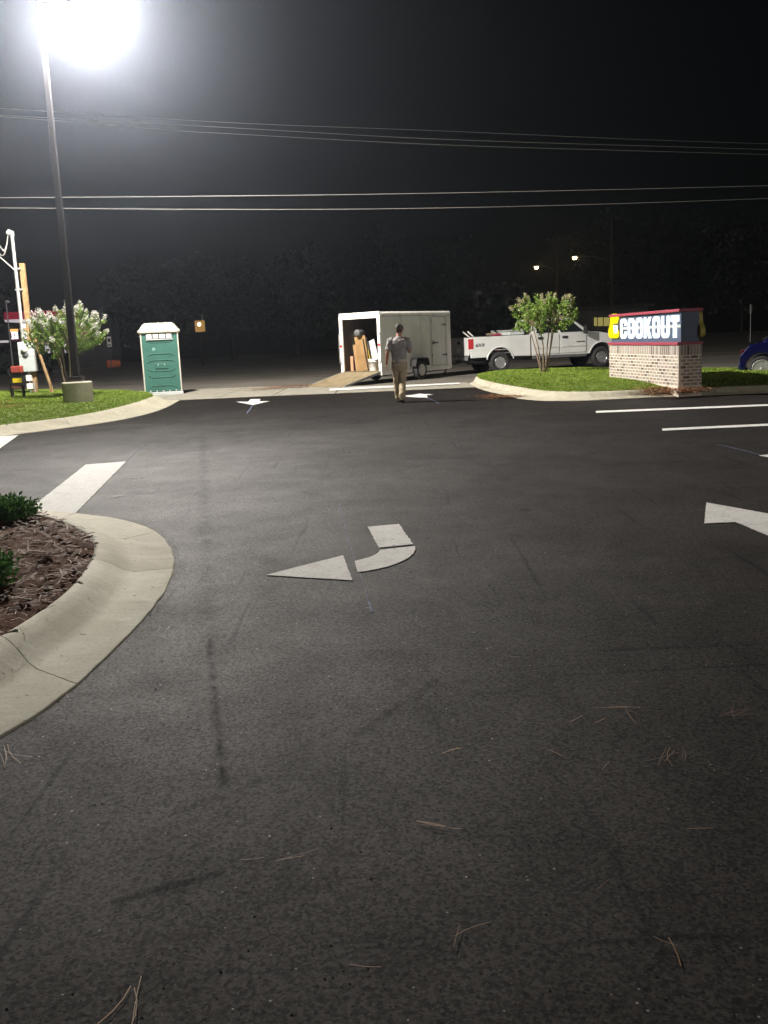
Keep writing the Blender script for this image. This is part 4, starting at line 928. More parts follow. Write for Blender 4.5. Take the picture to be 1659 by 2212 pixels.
# ------------------------------------------------------------------ low shrubs in the near bed
def shrub(label, base, rx, rz_, n, seed):
    r = random.Random(seed); t = thing('shrub', label, 'shrub', base); st_ = MB(); vs, fs = [], []
    for _ in range(46):
        v = rv(r); v.z = abs(v.z); p = Vector((v.x * rx, v.y * rx, .04 + v.z * rz_)) * r.uniform(.75, 1.0)
        st_.tube([(v.x * .03, v.y * .03, -.03), p * .55 + Vector((0, 0, .03)), p], [.006, .005, .002], 4, caps=False)
        for _ in range(n // 46):
            q = p + rv(r) * .045 - v * r.random() * .12; d = (v + rv(r) * .9 + Vector((0, 0, .4))).normalized(); l = r.uniform(.022, .042)
            leaf(vs, fs, q, d, rv(r), l, l * .33)
    st_.build('stems', M['dbark'], t); rawmesh('foliage', vs, fs, M['boxleaf'], t)
SB = P(-2, 1120, .16); shrub('low dark green shrub at the far tip of the mulch bed', SB, .33, .15, 3200, 1)
SB = P(-70, 1262, .16); shrub('dark green shrub at the left edge nearer in the mulch bed', SB, .32, .20, 3200, 2)

# ------------------------------------------------------------------ brick monument sign
c0 = P(1316.5, 811.6, .3); c1 = P(1465.3, 827.5, .28); c0.z = c1.z = 0
SL = (c1 - c0).length; SR = math.atan2(c1.y - c0.y, c1.x - c0.x)
zg = .20
sg = thing('monument_sign', 'brick based roadside sign with lit white letters COOKOUT', 'sign', (c0.x, c0.y, zg), SR)
SDp = .50
BZ = .84                                        # brick height above the ground line
MB().b2((.004, -.004, -.25), (SL + .008, SDp - .01, BZ - .004)).build('mortar_core', M['mortar'], sg)
bmats = [mat('brick_tan', (.24, .205, .18), .9, c2=(.31, .27, .235), scale=16, bump=.003), mat('brick_grey', (.20, .178, .16), .9, c2=(.26, .235, .21), scale=18, bump=.003), mat('brick_rose', (.23, .165, .13), .9, c2=(.28, .21, .17), scale=14, bump=.003), mat('brick_dark', (.065, .055, .05), .9, c2=(.13, .105, .09), scale=20, bump=.003)]
def bmesh_(d, i, name='brick'):
    mb = MB().box((0, 0, 0), d); me = mb.mesh(name); me.materials.append(bmats[i]); return me
cache = {}
rb = random.Random(99)
def brick(p, d):
    i = rb.choices([0, 1, 2, 3], [.34, .28, .14, .24])[0]; k = (tuple(round(v, 3) for v in d), i)
    if k not in cache: cache[k] = bmesh_(d, i)
    o = bpy.data.objects.new('brick', cache[k]); COL.objects.link(o); o.parent = sg
    o.location = (p[0] + rb.uniform(-.0015, .0015), p[1] + rb.uniform(-.0015, .0015), p[2] + rb.uniform(-.001, .001)); o.rotation_euler = (0, rb.uniform(-.006, .006), 0)
CH, BL = .0677, .2
nrow = 9; zs = BZ - .212 - CH / 2
nb = int(SL / BL); bl_ = SL / nb
for row in range(nrow):
    z = zs - row * CH; off = bl_ / 2 if row % 2 else 0
    x = -off
    for k in range(nb + 1):
        a, b = max(0, x), min(SL, x + bl_); x += bl_
        if b - a < .05: continue
        brick(((a + b) / 2, .012, z), (b - a - .036, .036, CH - .019))
    nb2 = 3; b2l = SDp / nb2; x = -(b2l / 2 if row % 2 == 0 else 0)
    for k in range(nb2 + 1):
        a, b = max(.036, x), min(SDp, x + b2l); x += b2l
        if b - a < .05: continue
        brick((SL - .008, (a + b) / 2, z), (.036, b - a - .022, CH - .019))
ns = int(SL / .105)
for k in range(ns): brick(((k + .5) * SL / ns, .012, BZ - .106), (SL / ns - .030, .036, .190))
for k in range(7): brick((SL - .008, .04 + (k + .5) * (SDp - .04) / 7, BZ - .106), (.036, (SDp - .04) / 7 - .013, .196))
MB().b2((-.02, -.03, BZ), (SL + .02, SDp + .01, BZ + .06)).build('lower_band', M['redpaint'], sg, .006)
MB().b2((.02, .06, BZ + .06), (SL - .02, SDp - .06, 1.50)).build('cabinet', M['cab'], sg)
MB().b2((-.03, .0, 1.50), (SL + .02, SDp + .0, 1.56)).build('upper_band', M['redpaint'], sg, .006)
def rrect(x0, y0, x1, y1, r_, n=6):
    out = []
    for cx, cy, a0 in ((x1 - r_, y0 + r_, -90), (x1 - r_, y1 - r_, 0), (x0 + r_, y1 - r_, 90), (x0 + r_, y0 + r_, 180)):
        for k in range(n + 1):
            a = R_(a0 + 90 * k / n); out.append((cx + r_ * math.cos(a), cy + r_ * math.sin(a)))
    return out
LH = .455; LW = .462; sw, shh = .125, .10
def glyph(ch, w_=LW, h=LH):
    if ch == 'O': return [rrect(0, 0, w_, h, .11), rrect(sw, shh, w_ - sw, h - shh, .03)]
    if ch == 'C':
        o = rrect(0, 0, w_, h, .11); n = len(o)
        return [[(w_, h * .36), (w_, .11)] + [(w_ - .11 + .11 * math.cos(R_(-a)), .11 - .11 * math.sin(R_(a))) for a in range(0, 91, 15)] + [(.11, 0)] + [(.11 - .11 * math.sin(R_(a)), .11 - .11 * math.cos(R_(a))) for a in range(0, 91, 15)] + [(.11 - .11 * math.cos(R_(a)), h - .11 + .11 * math.sin(R_(a))) for a in range(0, 91, 15)] + [(w_ - .11 + .11 * math.sin(R_(a)), h - .11 + .11 * math.cos(R_(a))) for a in range(0, 91, 15)] + [(w_, h * .64), (w_ - sw, h * .64), (w_ - sw, h - shh), (sw, h - shh), (sw, shh), (w_ - sw, shh), (w_ - sw, h * .36)]]
    if ch == 'U': return [[(0, h), (0, .11)] + [(.11 - .11 * math.cos(R_(a)), .11 - .11 * math.sin(R_(a))) for a in range(0, 91, 15)] + [(w_ - .11 + .11 * math.sin(R_(a)), .11 - .11 * math.cos(R_(a))) for a in range(0, 91, 15)] + [(w_, h), (w_ - sw, h), (w_ - sw, shh), (sw, shh), (sw, h)]]
    if ch == 'T': return [[(w_ / 2 - .09, 0), (w_ / 2 + .09, 0), (w_ / 2 + .09, h - .13), (w_, h - .13), (w_, h), (0, h), (0, h - .13), (w_ / 2 - .09, h - .13)]]
    if ch == 'K': return [[(0, 0), (sw, 0), (sw, h * .34), (sw + .035, h * .42), (w_ - .15, 0), (w_ + .02, 0), (w_ * .62, h * .56), (w_ + .01, h), (w_ - .14, h), (sw, h * .66), (sw, h), (0, h)]]
FM = lambda x, z, y=-.035: Matrix.Translation((x, y, z)) @ Matrix.Rotation(math.pi / 2, 4, 'X')
x = .66; step = (SL - .66 - .0) / 7
for ch in 'COOKOUT':
    shape2d('letter', glyph(ch, step - .085), .012, M['letter'], sg, FM(x, .985, .045)); x += step
MB().b2((.7, .052, 1.19), (SL - .03, .062, 1.25)).build('raceway', M['grey'], sg)
emb = [(.06, -.02), (-.06, .0), (-.13, .07), (-.12, .18), (-.03, .28), (.0, .38), (.01, .47), (.10, .54), (.28, .555), (.46, .54), (.54, .48), (.52, .40), (.44, .32), (.46, .2), (.55, .12), (.54, .03), (.44, -.02)]
eb = shape2d('emblem', [[(q.x, q.y) for q in catmull([Vector((a, b, 0)) for a, b in emb + emb[:1]], 60)[:-1]]], .03, M['emblem'], sg, FM(.02, 1.02, .03))
cup = shape2d('emblem_cup', [[(.30, .10), (.52, .10), (.55, .27), (.27, .27)]], .008, M['letter'], eb, FM(.02, 1.02, .008))
for row in range(3):
    for k in range(3): MB().b2((.345 + .07 * k, -.002, 1.140 + .05 * row), (.388 + .07 * k, .002, 1.168 + .05 * row)).build('cup_dot', M['cab'], eb)
MB().b2((.30, .002, 1.305), (.57, .01, 1.335)).build('cup_rim', M['cab'], eb)
M['dimyellow'] = mat('unlit_yellow', (.30, .25, .03), .6)
shape2d('rear_emblem', [[(q.x, q.y) for q in catmull([Vector((a, b, 0)) for a, b in emb + emb[:1]], 60)[:-1]]], .10, M['dimyellow'], sg, Matrix.Translation((SL - .05, SDp - .02, .98)) @ Matrix.Rotation(math.pi, 4, 'Z') @ Matrix.Rotation(math.pi / 2, 4, 'X') @ Matrix.Diagonal((1, 1, 1, 1)))

# ------------------------------------------------------------------ blue car at the right edge
M['dkred'] = mat('unlit_red_lens', (.05, .004, .006), .3)
car = thing('parked_car', 'dark blue car half out of frame behind the brick sign', 'car', (0, 0, 0), 0)
cp = PD(1645, 812, 24.6); cp.z = -.03; CA = R_(-22)
cdv = Vector((math.cos(CA), math.sin(CA), 0)); cl_ = Vector((-cdv.y, cdv.x, 0))
car.location = cp + cl_ * .8; car.rotation_euler = (0, 0, CA)
bp = [(-.50, .34), (-.46, .28)] + arch(0, .33, .37, .28) + [(2.2, .24)] + arch(2.62, .33, .37, .28) + [(3.4, .3), (3.48, .5), (3.42, .68), (3.2, .78), (2.35, .90), (.1, .98), (-.30, .90), (-.52, .62)]
MB().prism(bp, -.88, .88, 'Y').build('body', M['blue'], car, .06, 3)
gb2 = [(-.05, -.80, .94), (2.35, -.78, .89), (2.35, .78, .89), (-.05, .80, .94)]; gt2 = [(.6, -.6, 1.38), (1.35, -.58, 1.40), (1.35, .58, 1.40), (.6, .6, 1.38)]
MB().hexa(gb2, gt2).build('roof', M['blue'], car, .08, 3)
def cpt(u, v, off, s):
    p = Vector(gb2[0]).lerp(Vector(gb2[1]), u).lerp(Vector(gt2[0]).lerp(Vector(gt2[1]), u), v); return Vector((p.x, (p.y - off) * -s, p.z))
for s in (-1, 1):
    for q in (((.16, .1), (.50, .1), (.50, .85), (.18, .85)), ((.53, .1), (.88, .1), (.86, .85), (.53, .85))):
        MB().hexa([cpt(u, v, -.01, s) for u, v in q], [cpt(u, v, .015, s) for u, v in q]).build('side_window', M['glass'], car)
    for xw in (0, 2.62): wheel(car, (xw, s * .78, .315), .315, .21, .225, M['galv'], 10, s, 'spoke')
    MB().b2((-.50, s * .45, .66), (-.36, s * .76, .78)).build('tail_light', M['dkred'], car, .02)
MB().hexa([(-.03, -.6, 1.02), (-.03, .6, 1.02), (.48, .48, 1.34), (.48, -.48, 1.34)], [(.08, -.66, 1.0), (.08, .66, 1.0), (.56, .5, 1.30), (.56, -.5, 1.30)]).build('rear_window', M['glass'], car)
MB().b2((-.55, -.8, .30), (-.44, .8, .48)).build('rear_bumper', M['blue'], car, .05)

# ------------------------------------------------------------------ the walking man
def ell(c, rx, ry, n=20, yaw=0, tilt=0):
    out = []
    for k in range(n):
        a = 2 * math.pi * k / n; x, y = rx * math.cos(a), ry * math.sin(a)
        out.append(Vector((c[0] + x * math.cos(yaw) - y * math.sin(yaw), c[1] + x * math.sin(yaw) + y * math.cos(yaw), c[2] + tilt * y)))
    return out
MPOS = P(866, 869); 
man = thing('person', 'man in grey T-shirt and khaki trousers walking toward the trailer', 'person', MPOS, R_(-4))
def fuse(mb, name, m, parent, vox, smooth=4, disp=0):
    o = mb.build(name, m, parent)
    rm = o.modifiers.new('r', 'REMESH'); rm.mode = 'VOXEL'; rm.voxel_size = vox; rm.use_smooth_shade = True
    s = o.modifiers.new('s', 'SMOOTH'); s.iterations = smooth; s.factor = .5
    if disp:
        tx = bpy.data.textures.new('folds', 'CLOUDS'); tx.noise_scale = .11; d = o.modifiers.new('d', 'DISPLACE'); d.texture = tx; d.strength = disp; d.mid_level = .5
    bake(o); o.data.materials.clear(); o.data.materials.append(m); return o
b = MB()
LH_, RH_ = Vector((-.085, 0, .90)), Vector((.085, 0, .90))
# joints: facing +y. left leg trailing slightly, right foot leaving the ground
LK, LA_ = Vector((-.075, .15, .50)), Vector((-.06, .20, .09)); RK, RA = Vector((.062, .04, .49)), Vector((.04, -.19, .135))
torso = [((0, .0, .86), .15, .11), ((0, 0, .98), .145, .105), ((0, .005, 1.10), .15, .105), ((.005, .0, 1.24), .175, .115), ((.01, -.005, 1.36), .185, .11), ((.01, -.005, 1.43), .14, .09), ((.012, .005, 1.47), .065, .062), ((.02, .015, 1.53), .055, .058)]
b.loft([ell(c, a, e) for c, a, e in torso])
head = [((.022, .02, 1.50), .05, .055), ((.03, .035, 1.54), .062, .075), ((.035, .04, 1.59), .072, .09), ((.038, .038, 1.64), .077, .097), ((.04, .032, 1.69), .072, .09), ((.04, .025, 1.73), .045, .06), ((.04, .022, 1.745), .015, .02)]
b.loft([ell(c, a, e, yaw=R_(-22)) for c, a, e in head])
hd = Vector((.037, .04, 1.62)); fy = Matrix.Rotation(R_(-22), 3, 'Z')
def hp(x, y, z): return hd + fy @ Vector((x, y, z))
b.tube([hp(0, .085, .03), hp(0, .115, -.012), hp(0, .09, -.02)], [.012, .018, .012], 8)          # nose
b.tube([hp(-.022, .082, -.055), hp(0, .094, -.056), hp(.022, .082, -.055)], .009, 6)              # mouth
b.tube([hp(0, .06, -.10), hp(0, .085, -.085)], [.025, .02], 8)                                    # chin
for s in (-1, 1):
    b.tube([hp(s * .075, -.005, .03), hp(s * .088, -.02, .01), hp(s * .078, -.008, -.03)], [.012, .016, .01], 8, sq=.5)
    b.tube([hp(s * .03 - .012, .083, .015), hp(s * .03 + .012, .083, .015)], .008, 6)
LS, LE, LWr = Vector((-.185, -.005, 1.39)), Vector((-.255, -.05, 1.12)), Vector((-.29, .02, .87))
RS, RE, RWr = Vector((.195, 0, 1.39)), Vector((.255, -.015, 1.11)), Vector((.215, .20, 1.21))
for S0, E0, W0 in ((LS, LE, LWr), (RS, RE, RWr)):
    b.tube([S0, S0.lerp(E0, .4), E0, E0.lerp(W0, .35), W0], [.055, .05, .042, .043, .029], 12)
def hand(wr, d, pn, thumb_s):
    """palm from the wrist along d, palm normal pn, five bent fingers"""
    d = d.normalized(); sdv = d.cross(pn).normalized() * thumb_s
    pc = wr + d * .085
    b.tube([wr, wr + d * .04, pc], [(.028, .02), (.038, .018), (.04, .015)], 10, up=pn)
    for k, (ln, o_) in enumerate(((.072, .028), (.08, .01), (.075, -.009), (.058, -.027))):
        r0 = pc + sdv * o_; p1 = r0 + d * ln * .45 - pn * .004; p2 = p1 + (d * .85 - pn * .55).normalized() * ln * .32; p3 = p2 + (d * .45 - pn * .9).normalized() * ln * .28
        b.tube([r0 - d * .02, r0, p1, p2, p3], [.009, .009, .0085, .008, .006], 7)
    t0 = wr + d * .03 + sdv * .03; b.tube([wr + d * .02, t0, t0 + (d * .6 + sdv * .7 - pn * .3).normalized() * .035, t0 + (d * .9 + sdv * .45 - pn * .5).normalized() * .062], [.014, .012, .010, .008], 7)
hand(LWr, LWr - LE + Vector((.03, 0, -.05)), Vector((-1, -.15, .1)).normalized() * 1, -1)
hand(RWr, Vector((-.45, .25, .85)), Vector((.3, -.9, .3)).normalized(), 1)
for H0, K0, A0 in ((LH_, LK, LA_), (RH_, RK, RA)):
    b.tube([H0, H0.lerp(K0, .4), K0, K0.lerp(A0, .35), A0], [.085, .078, .055, .055, .036], 12)
    b.tube([A0 + Vector((0, -.03, -.05)), A0 + Vector((0, .06, -.055)), A0 + Vector((0, .16, -.07))], [.036, .04, .03], 10)
body = fuse(b, 'body', M['skin'], man, .0085, 3)
# T-shirt
t = MB()
sh_t = [((.0, .0, .885), .178, .132), ((0, 0, .95), .172, .13), ((.0, .003, 1.06), .172, .124), ((.005, .0, 1.2), .19, .13), ((.01, -.003, 1.32), .208, .128), ((.01, -.003, 1.40), .19, .112), ((.012, .0, 1.45), .115, .085), ((.013, .004, 1.475), .075, .072)]
t.loft([ell(c, a, e) for c, a, e in sh_t])
for S0, E0 in ((LS, LE), (RS, RE)):
    t.tube([S0 + Vector((-.06 if S0.x > 0 else .06, 0, .01)), S0, S0.lerp(E0, .45), S0.lerp(E0, .80)], [.075, .08, .076, .074], 14)
fuse(t, 'shirt', M['shirt'], man, .010, 4, .034)
# trousers
q = MB()
q.loft([ell(c, a, e) for c, a, e in [((0, 0, .72), .15, .105), ((0, -.005, .80), .172, .13), ((0, 0, .88), .166, .122), ((0, 0, .965), .160, .117)]])
for H0, K0, A0, sx in ((LH_, LK, LA_, -1), (RH_, RK, RA, 1)):
    q.tube([H0 + Vector((0, 0, -.02)), H0.lerp(K0, .35), K0, K0.lerp(A0, .5), A0 + Vector((0, -.01, .03)), A0 + Vector((0, -.01, -.02))], [.103, .098, .083, .079, .077, .075], 16)
fuse(q, 'trousers', M['khaki'], man, .011, 4, .03)
MB().loft([ell(c, a, e, 24) for c, a, e in [((0, 0, .90), .172, .128), ((0, 0, .905), .176, .131), ((0, 0, .965), .174, .130), ((0, 0, .97), .168, .125)]], True, True).build('waistband', M['belt'], man)
# shoes
for A0, pit, m_ in ((LA_, .0, 0), (RA, .35, 1)):
    s_ = MB(); z_ = A0.z - .085
    for_ = [ell((A0.x, A0.y + y, z_ + .0), a, .01, 12) for y, a in ((0, 0),)]
    s_.tube([A0 + Vector((0, -.075, -.045 + .02 * pit)), A0 + Vector((0, -.05, -.04)), A0 + Vector((0, .05, -.045 - .05 * pit)), A0 + Vector((0, .13, -.058 - .10 * pit)), A0 + Vector((0, .185, -.066 - .14 * pit))], [(.03, .035), (.043, .044), (.047, .042), (.05, .03), (.03, .02)], 14, up=(0, 0, 1))
    sh1 = s_.build('shoe', M['shoe'], man)
    MB().tube([A0 + Vector((0, -.075, -.078 + .03 * pit)), A0 + Vector((0, .05, -.08 - .05 * pit)), A0 + Vector((0, .185, -.08 - .14 * pit))], [(.042, .012), (.05, .012), (.04, .012)], 12, up=(0, 0, 1)).build('sole', M['sole'], sh1)
# cap with peak, short hair
cpz = MB(); rings_ = []
for r_, z_ in ((1.08, .022), (1.09, .05), (1.04, .085), (.86, .115), (.5, .133), (.12, .14)):
    rings_.append([hp(.083 * r_ * math.cos(a), .105 * r_ * math.sin(a) - .006, z_ - .02 * math.sin(a)) for a in [2 * math.pi * k / 20 for k in range(20)]])
cpz.loft(rings_); cap = cpz.build('cap', M['camo'], man)
pk = MB(); ra_, rb_ = [], []
for k in range(11):
    a = math.pi * (.12 + .76 * k / 10); ra_.append(hp(.085 * math.cos(a), .10 * math.sin(a), .025)); rb_.append(hp(.088 * math.cos(a), .10 * math.sin(a) + .075 * math.sin(a), .005))
pk.loft([[p + Vector((0, 0, .006)) for p in ra_] + [p for p in ra_[::-1]], [p + Vector((0, 0, .005)) for p in rb_] + [p for p in rb_[::-1]]]); pk.build('peak', M['camo'], cap)
hr = MB(); hr.loft([[hp(.081 * r_ * math.cos(a), .099 * r_ * math.sin(a) - .008, z_) for a in [math.pi + math.pi * k / 14 for k in range(15)]] + [hp(.06 * r_ * math.cos(a), .07 * r_ * math.sin(a) - .008, z_) for a in [2 * math.pi - math.pi * k / 14 for k in range(15)]] for r_, z_ in ((.86, -.05), (.98, -.02), (1.0, .03))])
hr.build('hair', mat('short_brown_hair', (.05, .03, .02), .8, c2=(.09, .055, .035), scale=60), man)

# ------------------------------------------------------------------ overhead wires and poles
def wirething(label, pts, D, rad):
    ps = [PD(x_, y_, D) for x_, y_ in pts]; cs = catmull(ps, 60)
    return tag(MB().tube(cs, [rad * (1.1 - .75 * max(0, (k - 14) / 45)) for k in range(60)], 6).build('overhead_wire', M['wire']), label, 'wire', 'overhead wires')  # radius thins rightward to imitate lamplight fading along the wire
wirething('bright overhead wire, upper of the close level pair across the sky', [(-500, 430), (0, 427), (420, 424), (830, 419), (1300, 410), (1900, 395)], 34, .009)
wirething('bright overhead wire, lower of the close level pair across the sky', [(-500, 446), (0, 449), (420, 452), (830, 451), (1300, 441), (1900, 420)], 34, .008)
wirething('faint sloping overhead wire, top of the three descending to the right', [(-500, 205), (0, 234), (500, 265), (960, 283), (1400, 302), (1900, 318)], 38, .006)
wirething('sloping overhead wire, middle of the three descending to the right', [(-500, 222), (0, 249), (500, 276), (960, 301), (1560, 320), (1900, 330)], 38, .007)
wirething('sloping overhead wire, lowest of the three descending to the right', [(-500, 226), (0, 252), (365, 281), (500, 289), (960, 313), (1560, 331), (1900, 342)], 38, .007)

def utility_pole(label, p, h, arm=None, r_=.15):
    o = thing('utility_pole', label, 'utility pole', p)
    MB().tube([(0, 0, -.3), (0, 0, h)], [r_, r_ * .7], 10).build('pole', M['dbark'], o)
    MB().box((0, 0, h - .5), (2.2, .12, .12)).build('crossarm', M['dbark'], o)
    for s in (-.9, -.3, .3, .9): MB().lathe([(.05, 0), (.06, .06), (.03, .14), (.001, .15)], (s, 0, h - .44), 'Z', 8).build('insulator', M['dgrey'], o)
    if arm:
        dx, za = arm
        MB().tube([(0, 0, za - .5), (dx * .5, -.1, za + .05), (dx, -.2, za + .1)], .04, 6).build('lamp_arm', M['dgrey'], o)
        hd_ = MB().box((dx, -.2, za + .12), (.75, .3, .16)).build('lamp_head', M['dgrey'], o, .03)
        MB().lathe([(.001, -.20), (.14, -.15), (.19, -.04), (.19, .03), (.001, .03)], (dx, -.2, za + .02), 'Z', 14).build('lamp_bowl', M['amberlamp'], hd_)
    return o
p1 = PD(1322, 712, 92); p1.z = -.03
utility_pole('far utility pole whose amber street lamp shines nearer the brick sign', p1, 11.5, (-3.35, CAMH + 150 * 92 / F - .05))
p2 = PD(1205, 718, 104); p2.z = -.03
utility_pole('farther utility pole with a smaller amber street lamp above the pickup', p2, 11, (-2.1, CAMH + 134 * 104 / F - .05))

# ------------------------------------------------------------------ far background things
fs_ = thing('fuel_station', 'distant lit fuel station canopy with red fascia at far left', 'fuel station', (0, 0, 0))
D0 = 88
def fb(x0, y0, x1, y1, d0, d1, name, m, par=None):
    a = PD(x0, y0, D0); c = PD(x1, y1, D0)
    return MB().b2((min(a.x, c.x), D0 + d0, min(a.z, c.z)), (max(a.x, c.x), D0 + d1, max(a.z, c.z))).build(name, m, par or fs_)
fb(8, 675, 110, 686, 0, 8, 'fascia', M['redlit']); fb(8, 688, 110, 691, .2, 7.8, 'soffit_edge', M['canopyglow'])
a = PD(42, 690, D0)
for dx, dy in ((0, .6), (3.6, .6), (0, 6.5)): MB().b2((a.x + dx - .18, D0 + dy, 0), (a.x + dx + .18, D0 + dy + .36, a.z)).build('column', M['canopyglow'], fs_)
MB().b2((a.x - 2.2, D0 + 9, 0), (a.x + 5.5, D0 + 12, 4.2)).build('shop', M['wallp'], fs_)
for k, (x0, y0, x1, y1, m_) in enumerate(((20, 711, 36, 716, 'orangewin'), (22, 717, 28, 733, 'coolwin'), (29, 717, 36, 732, 'coolwin'), (49, 700, 55, 708, 'coolwin'), (48, 710, 56, 716, 'orangewin'), (48, 717, 57, 731, 'coolwin'))):
    fb(x0, y0, x1, y1, .15 + .01 * k, .4 + .01 * k, 'lit_panel', M[m_])
for x0 in (22.5, 30, 49.5, 53): fb(x0, 720, x0 + 2.5, 730, .05, .12, 'poster', M['redpaint'])
fb(19, 733, 58, 736, .1, .6, 'pump_island', M['redpaint'])
fb(-30, 737, 10, 740, .2, 1, 'lit_wall_strip', M['canopyglow'])
hg = thing('far_hedge', 'dark hedge hiding the foot of the distant fuel station', 'hedge', PD(30, 770, 84))
hv, hf = [], []; rh = random.Random(4)
for _ in range(1600):
    p = Vector((rh.uniform(-9, 5), rh.uniform(-.8, .8), rh.uniform(-1.5, .35 + .2 * math.sin(_)))); leaf(hv, hf, p, rv(rh), rv(rh), .4, .16)
rawmesh('foliage', hv, hf, M['darkleaf'], hg)
MB().b2((-9, -.4, -1.5), (5, .4, .1)).build('dense_core', M['darkleaf'], hg)
fl = thing('far_lamp_post', 'thin pale lamp post standing left of the meter post', 'lamp post', PD(17, 690, 75)); fl.location.z = 0
q1 = PD(9, 655, 75); q0 = PD(17, 690, 75)
MB().tube([(0, 0, 0), (0, 0, q1.z)], .05, 6).build('pole', M['galv'], fl); MB().lathe([(.001, -.1), (.16, -.05), (.18, .05), (.001, .12)], (.1, 0, q1.z + .1), 'Z', 12).build('globe', M['vent'], fl)
rs = PD(236, 740, 80); rs.z = 0
ss = thing('road_sign', 'small white road sign on a post behind the blossoming tree', 'sign', rs)
zt, zb_ = PD(236, 727, 80).z, PD(236, 749, 80).z
MB().tube([(0, .05, 0), (0, .05, zt)], .035, 6).build('post', M['dgrey'], ss); MB().b2((-.17, -.01, zb_), (.17, .02, zt)).build('sign_plate', M['pail'], ss, .02)
MB().b2((-.10, -.02, zt - .42), (.10, -.012, zt - .15)).build('pictogram', M['black'], ss); MB().b2((-.12, -.02, zb_ + .08), (.12, -.012, zb_ + .2)).build('lettering_bar', M['dgrey'], ss)
ob = P(246, 787, -.03); ob = ob * (92 / ob.y)
bo = thing('traffic_barrel', 'orange striped traffic barrel lying on the far road', 'barrel', (ob.x, ob.y, .33), R_(20))
MB().lathe([(.001, -.6), (.33, -.6), (.35, -.4), (.34, .0), (.30, .45), (.2, .58), (.001, .6)], (0, 0, 0), 'X', 20).build('drum', M['orange'], bo)
for xx in (-.36, .1): MB().lathe([(.355, xx), (.36, xx + .01), (.355, xx + .12), (.34, xx + .13)], (0, 0, 0), 'X', 20).build('pale_stripe', M['cardb'], bo)
lb = PD(432, 704, 80)
ls = thing('amber_panel', 'small glowing amber panel standing in for a lit wall far off', 'sign', (lb.x, lb.y, 0), R_(8))  # made-up panel, glowing in place of a distant wall under its lamp
h1, h0 = PD(432, 691, 80).z, PD(432, 718, 80).z
MB().tube([(0, .1, 0), (0, .1, h1 + .1)], .06, 8).build('post', M['dbark'], ls)
MB().b2((-.42, -.1, h0), (.42, .1, h1)).build('panel_frame', M['dgrey'], ls, .05)
MB().b2((-.38, -.13, h0 + .05), (.38, -.1, h1 - .05)).build('glow_face', M['amberpanel'], ls, .04)
MB().lathe([(.001, -.06), (.13, -.03), (.15, 0)], (-.05, -.12, lb.z + .12), 'Y', 14).build('bulb', M['hotcore'], ls)
MB().tube([(.22, 0, h1), (.22, 0, h1 + .4)], .03, 6).build('bracket', M['galv'], ls)
fbl = thing('roadside_building', 'low dark building with yellow lit windows behind the brick sign', 'building', (0, 0, 0)); D0 = 100
aL, aR = PD(1235, 700, D0), PD(1400, 695, D0)
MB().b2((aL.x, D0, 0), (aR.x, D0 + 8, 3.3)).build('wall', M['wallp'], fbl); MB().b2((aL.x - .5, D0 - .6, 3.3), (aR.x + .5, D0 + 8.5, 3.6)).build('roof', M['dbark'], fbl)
for x0, x1 in ((1283, 1289), (1291, 1302), (1304, 1316), (1330, 1342)): fb(x0, 686, x1, 704, -.12, -.02, 'lit_window', M['warmwin'], fbl)
rp = thing('far_marker_post', 'thin pale post beside the far road right of the sign', 'post', PD(1621, 690, 70)); rp.location.z = 0
MB().tube([(0, 0, 0), (0, 0, 2.6)], .03, 6).build('pole', M['galv'], rp); MB().b2((-.1, -.02, 2.0), (.1, .02, 2.5)).build('plate', M['dgrey'], rp)

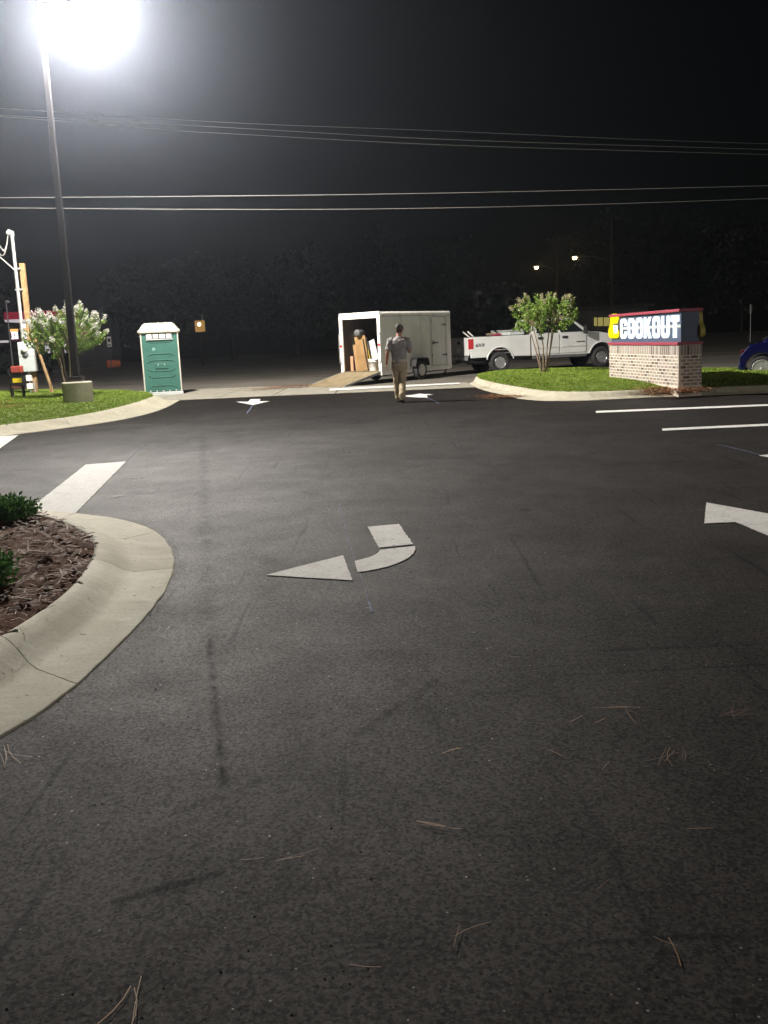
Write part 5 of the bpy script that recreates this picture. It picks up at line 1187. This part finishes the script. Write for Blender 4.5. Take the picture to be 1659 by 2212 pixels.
def bigtree(label, p, h, rx, seed, n=3400, lf=.5):
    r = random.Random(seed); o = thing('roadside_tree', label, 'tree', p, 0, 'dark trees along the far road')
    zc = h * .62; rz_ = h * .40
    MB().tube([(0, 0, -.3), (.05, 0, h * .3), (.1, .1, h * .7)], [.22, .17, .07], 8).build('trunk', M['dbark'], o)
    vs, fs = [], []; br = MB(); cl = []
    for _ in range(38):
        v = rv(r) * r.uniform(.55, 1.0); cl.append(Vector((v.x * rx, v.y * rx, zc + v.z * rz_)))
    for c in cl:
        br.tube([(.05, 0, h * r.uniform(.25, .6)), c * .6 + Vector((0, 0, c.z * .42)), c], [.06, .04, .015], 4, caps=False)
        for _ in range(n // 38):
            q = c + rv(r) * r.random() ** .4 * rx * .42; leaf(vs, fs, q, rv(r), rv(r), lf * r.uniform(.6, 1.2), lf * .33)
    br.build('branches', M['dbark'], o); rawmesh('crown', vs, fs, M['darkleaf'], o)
for k, (x, D, h, rx, lab) in enumerate(((-60, 118, 11, 5, 'dark tree at the left frame edge beyond the fuel station'), (330, 112, 11, 5, 'dark tree rising behind the portable toilet'), (500, 118, 12, 5, 'dark tree rising just right of the amber panel'), (640, 108, 10, 5, 'dark tree between the amber panel and the trailer'), (800, 120, 13, 5, 'tall dark tree rising behind the open trailer end'), (950, 110, 11, 5, 'dark tree rising behind the trailer front'), (1115, 68, 4.4, 2.4, 'small greenish tree glimpsed left of the smaller crape myrtle'), (1300, 125, 14, 5.5, 'tall dark tree standing behind the street lamps'), (1480, 118, 14, 5, 'tall dark tree rising behind the brick sign'), (1600, 122, 14, 5, 'tall dark tree right of the brick sign'), (1720, 100, 12, 4.5, 'dark tree at the right frame edge above the blue car'))):
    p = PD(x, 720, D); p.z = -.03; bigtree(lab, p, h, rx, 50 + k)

# ------------------------------------------------------------------ haze added for the glow around the lamp
hz = MB().b2((-152, -62, -1), (152, 152, 17)).build('haze', None)
hm = bpy.data.materials.new('lamp_glow_haze'); hm.use_nodes = True; n = hm.node_tree; n.nodes.clear()
o_ = n.nodes.new('ShaderNodeOutputMaterial'); v_ = n.nodes.new('ShaderNodeVolumePrincipled')
v_.inputs['Color'].default_value = (.74, .83, 1, 1); v_.inputs['Density'].default_value = HAZE; v_.inputs['Anisotropy'].default_value = .90
n.links.new(v_.outputs[0], o_.inputs['Volume']); hz.data.materials.append(hm)
tag(hz, 'thin added haze that gives the lamp its glow over the lot', 'haze', kind='stuff')
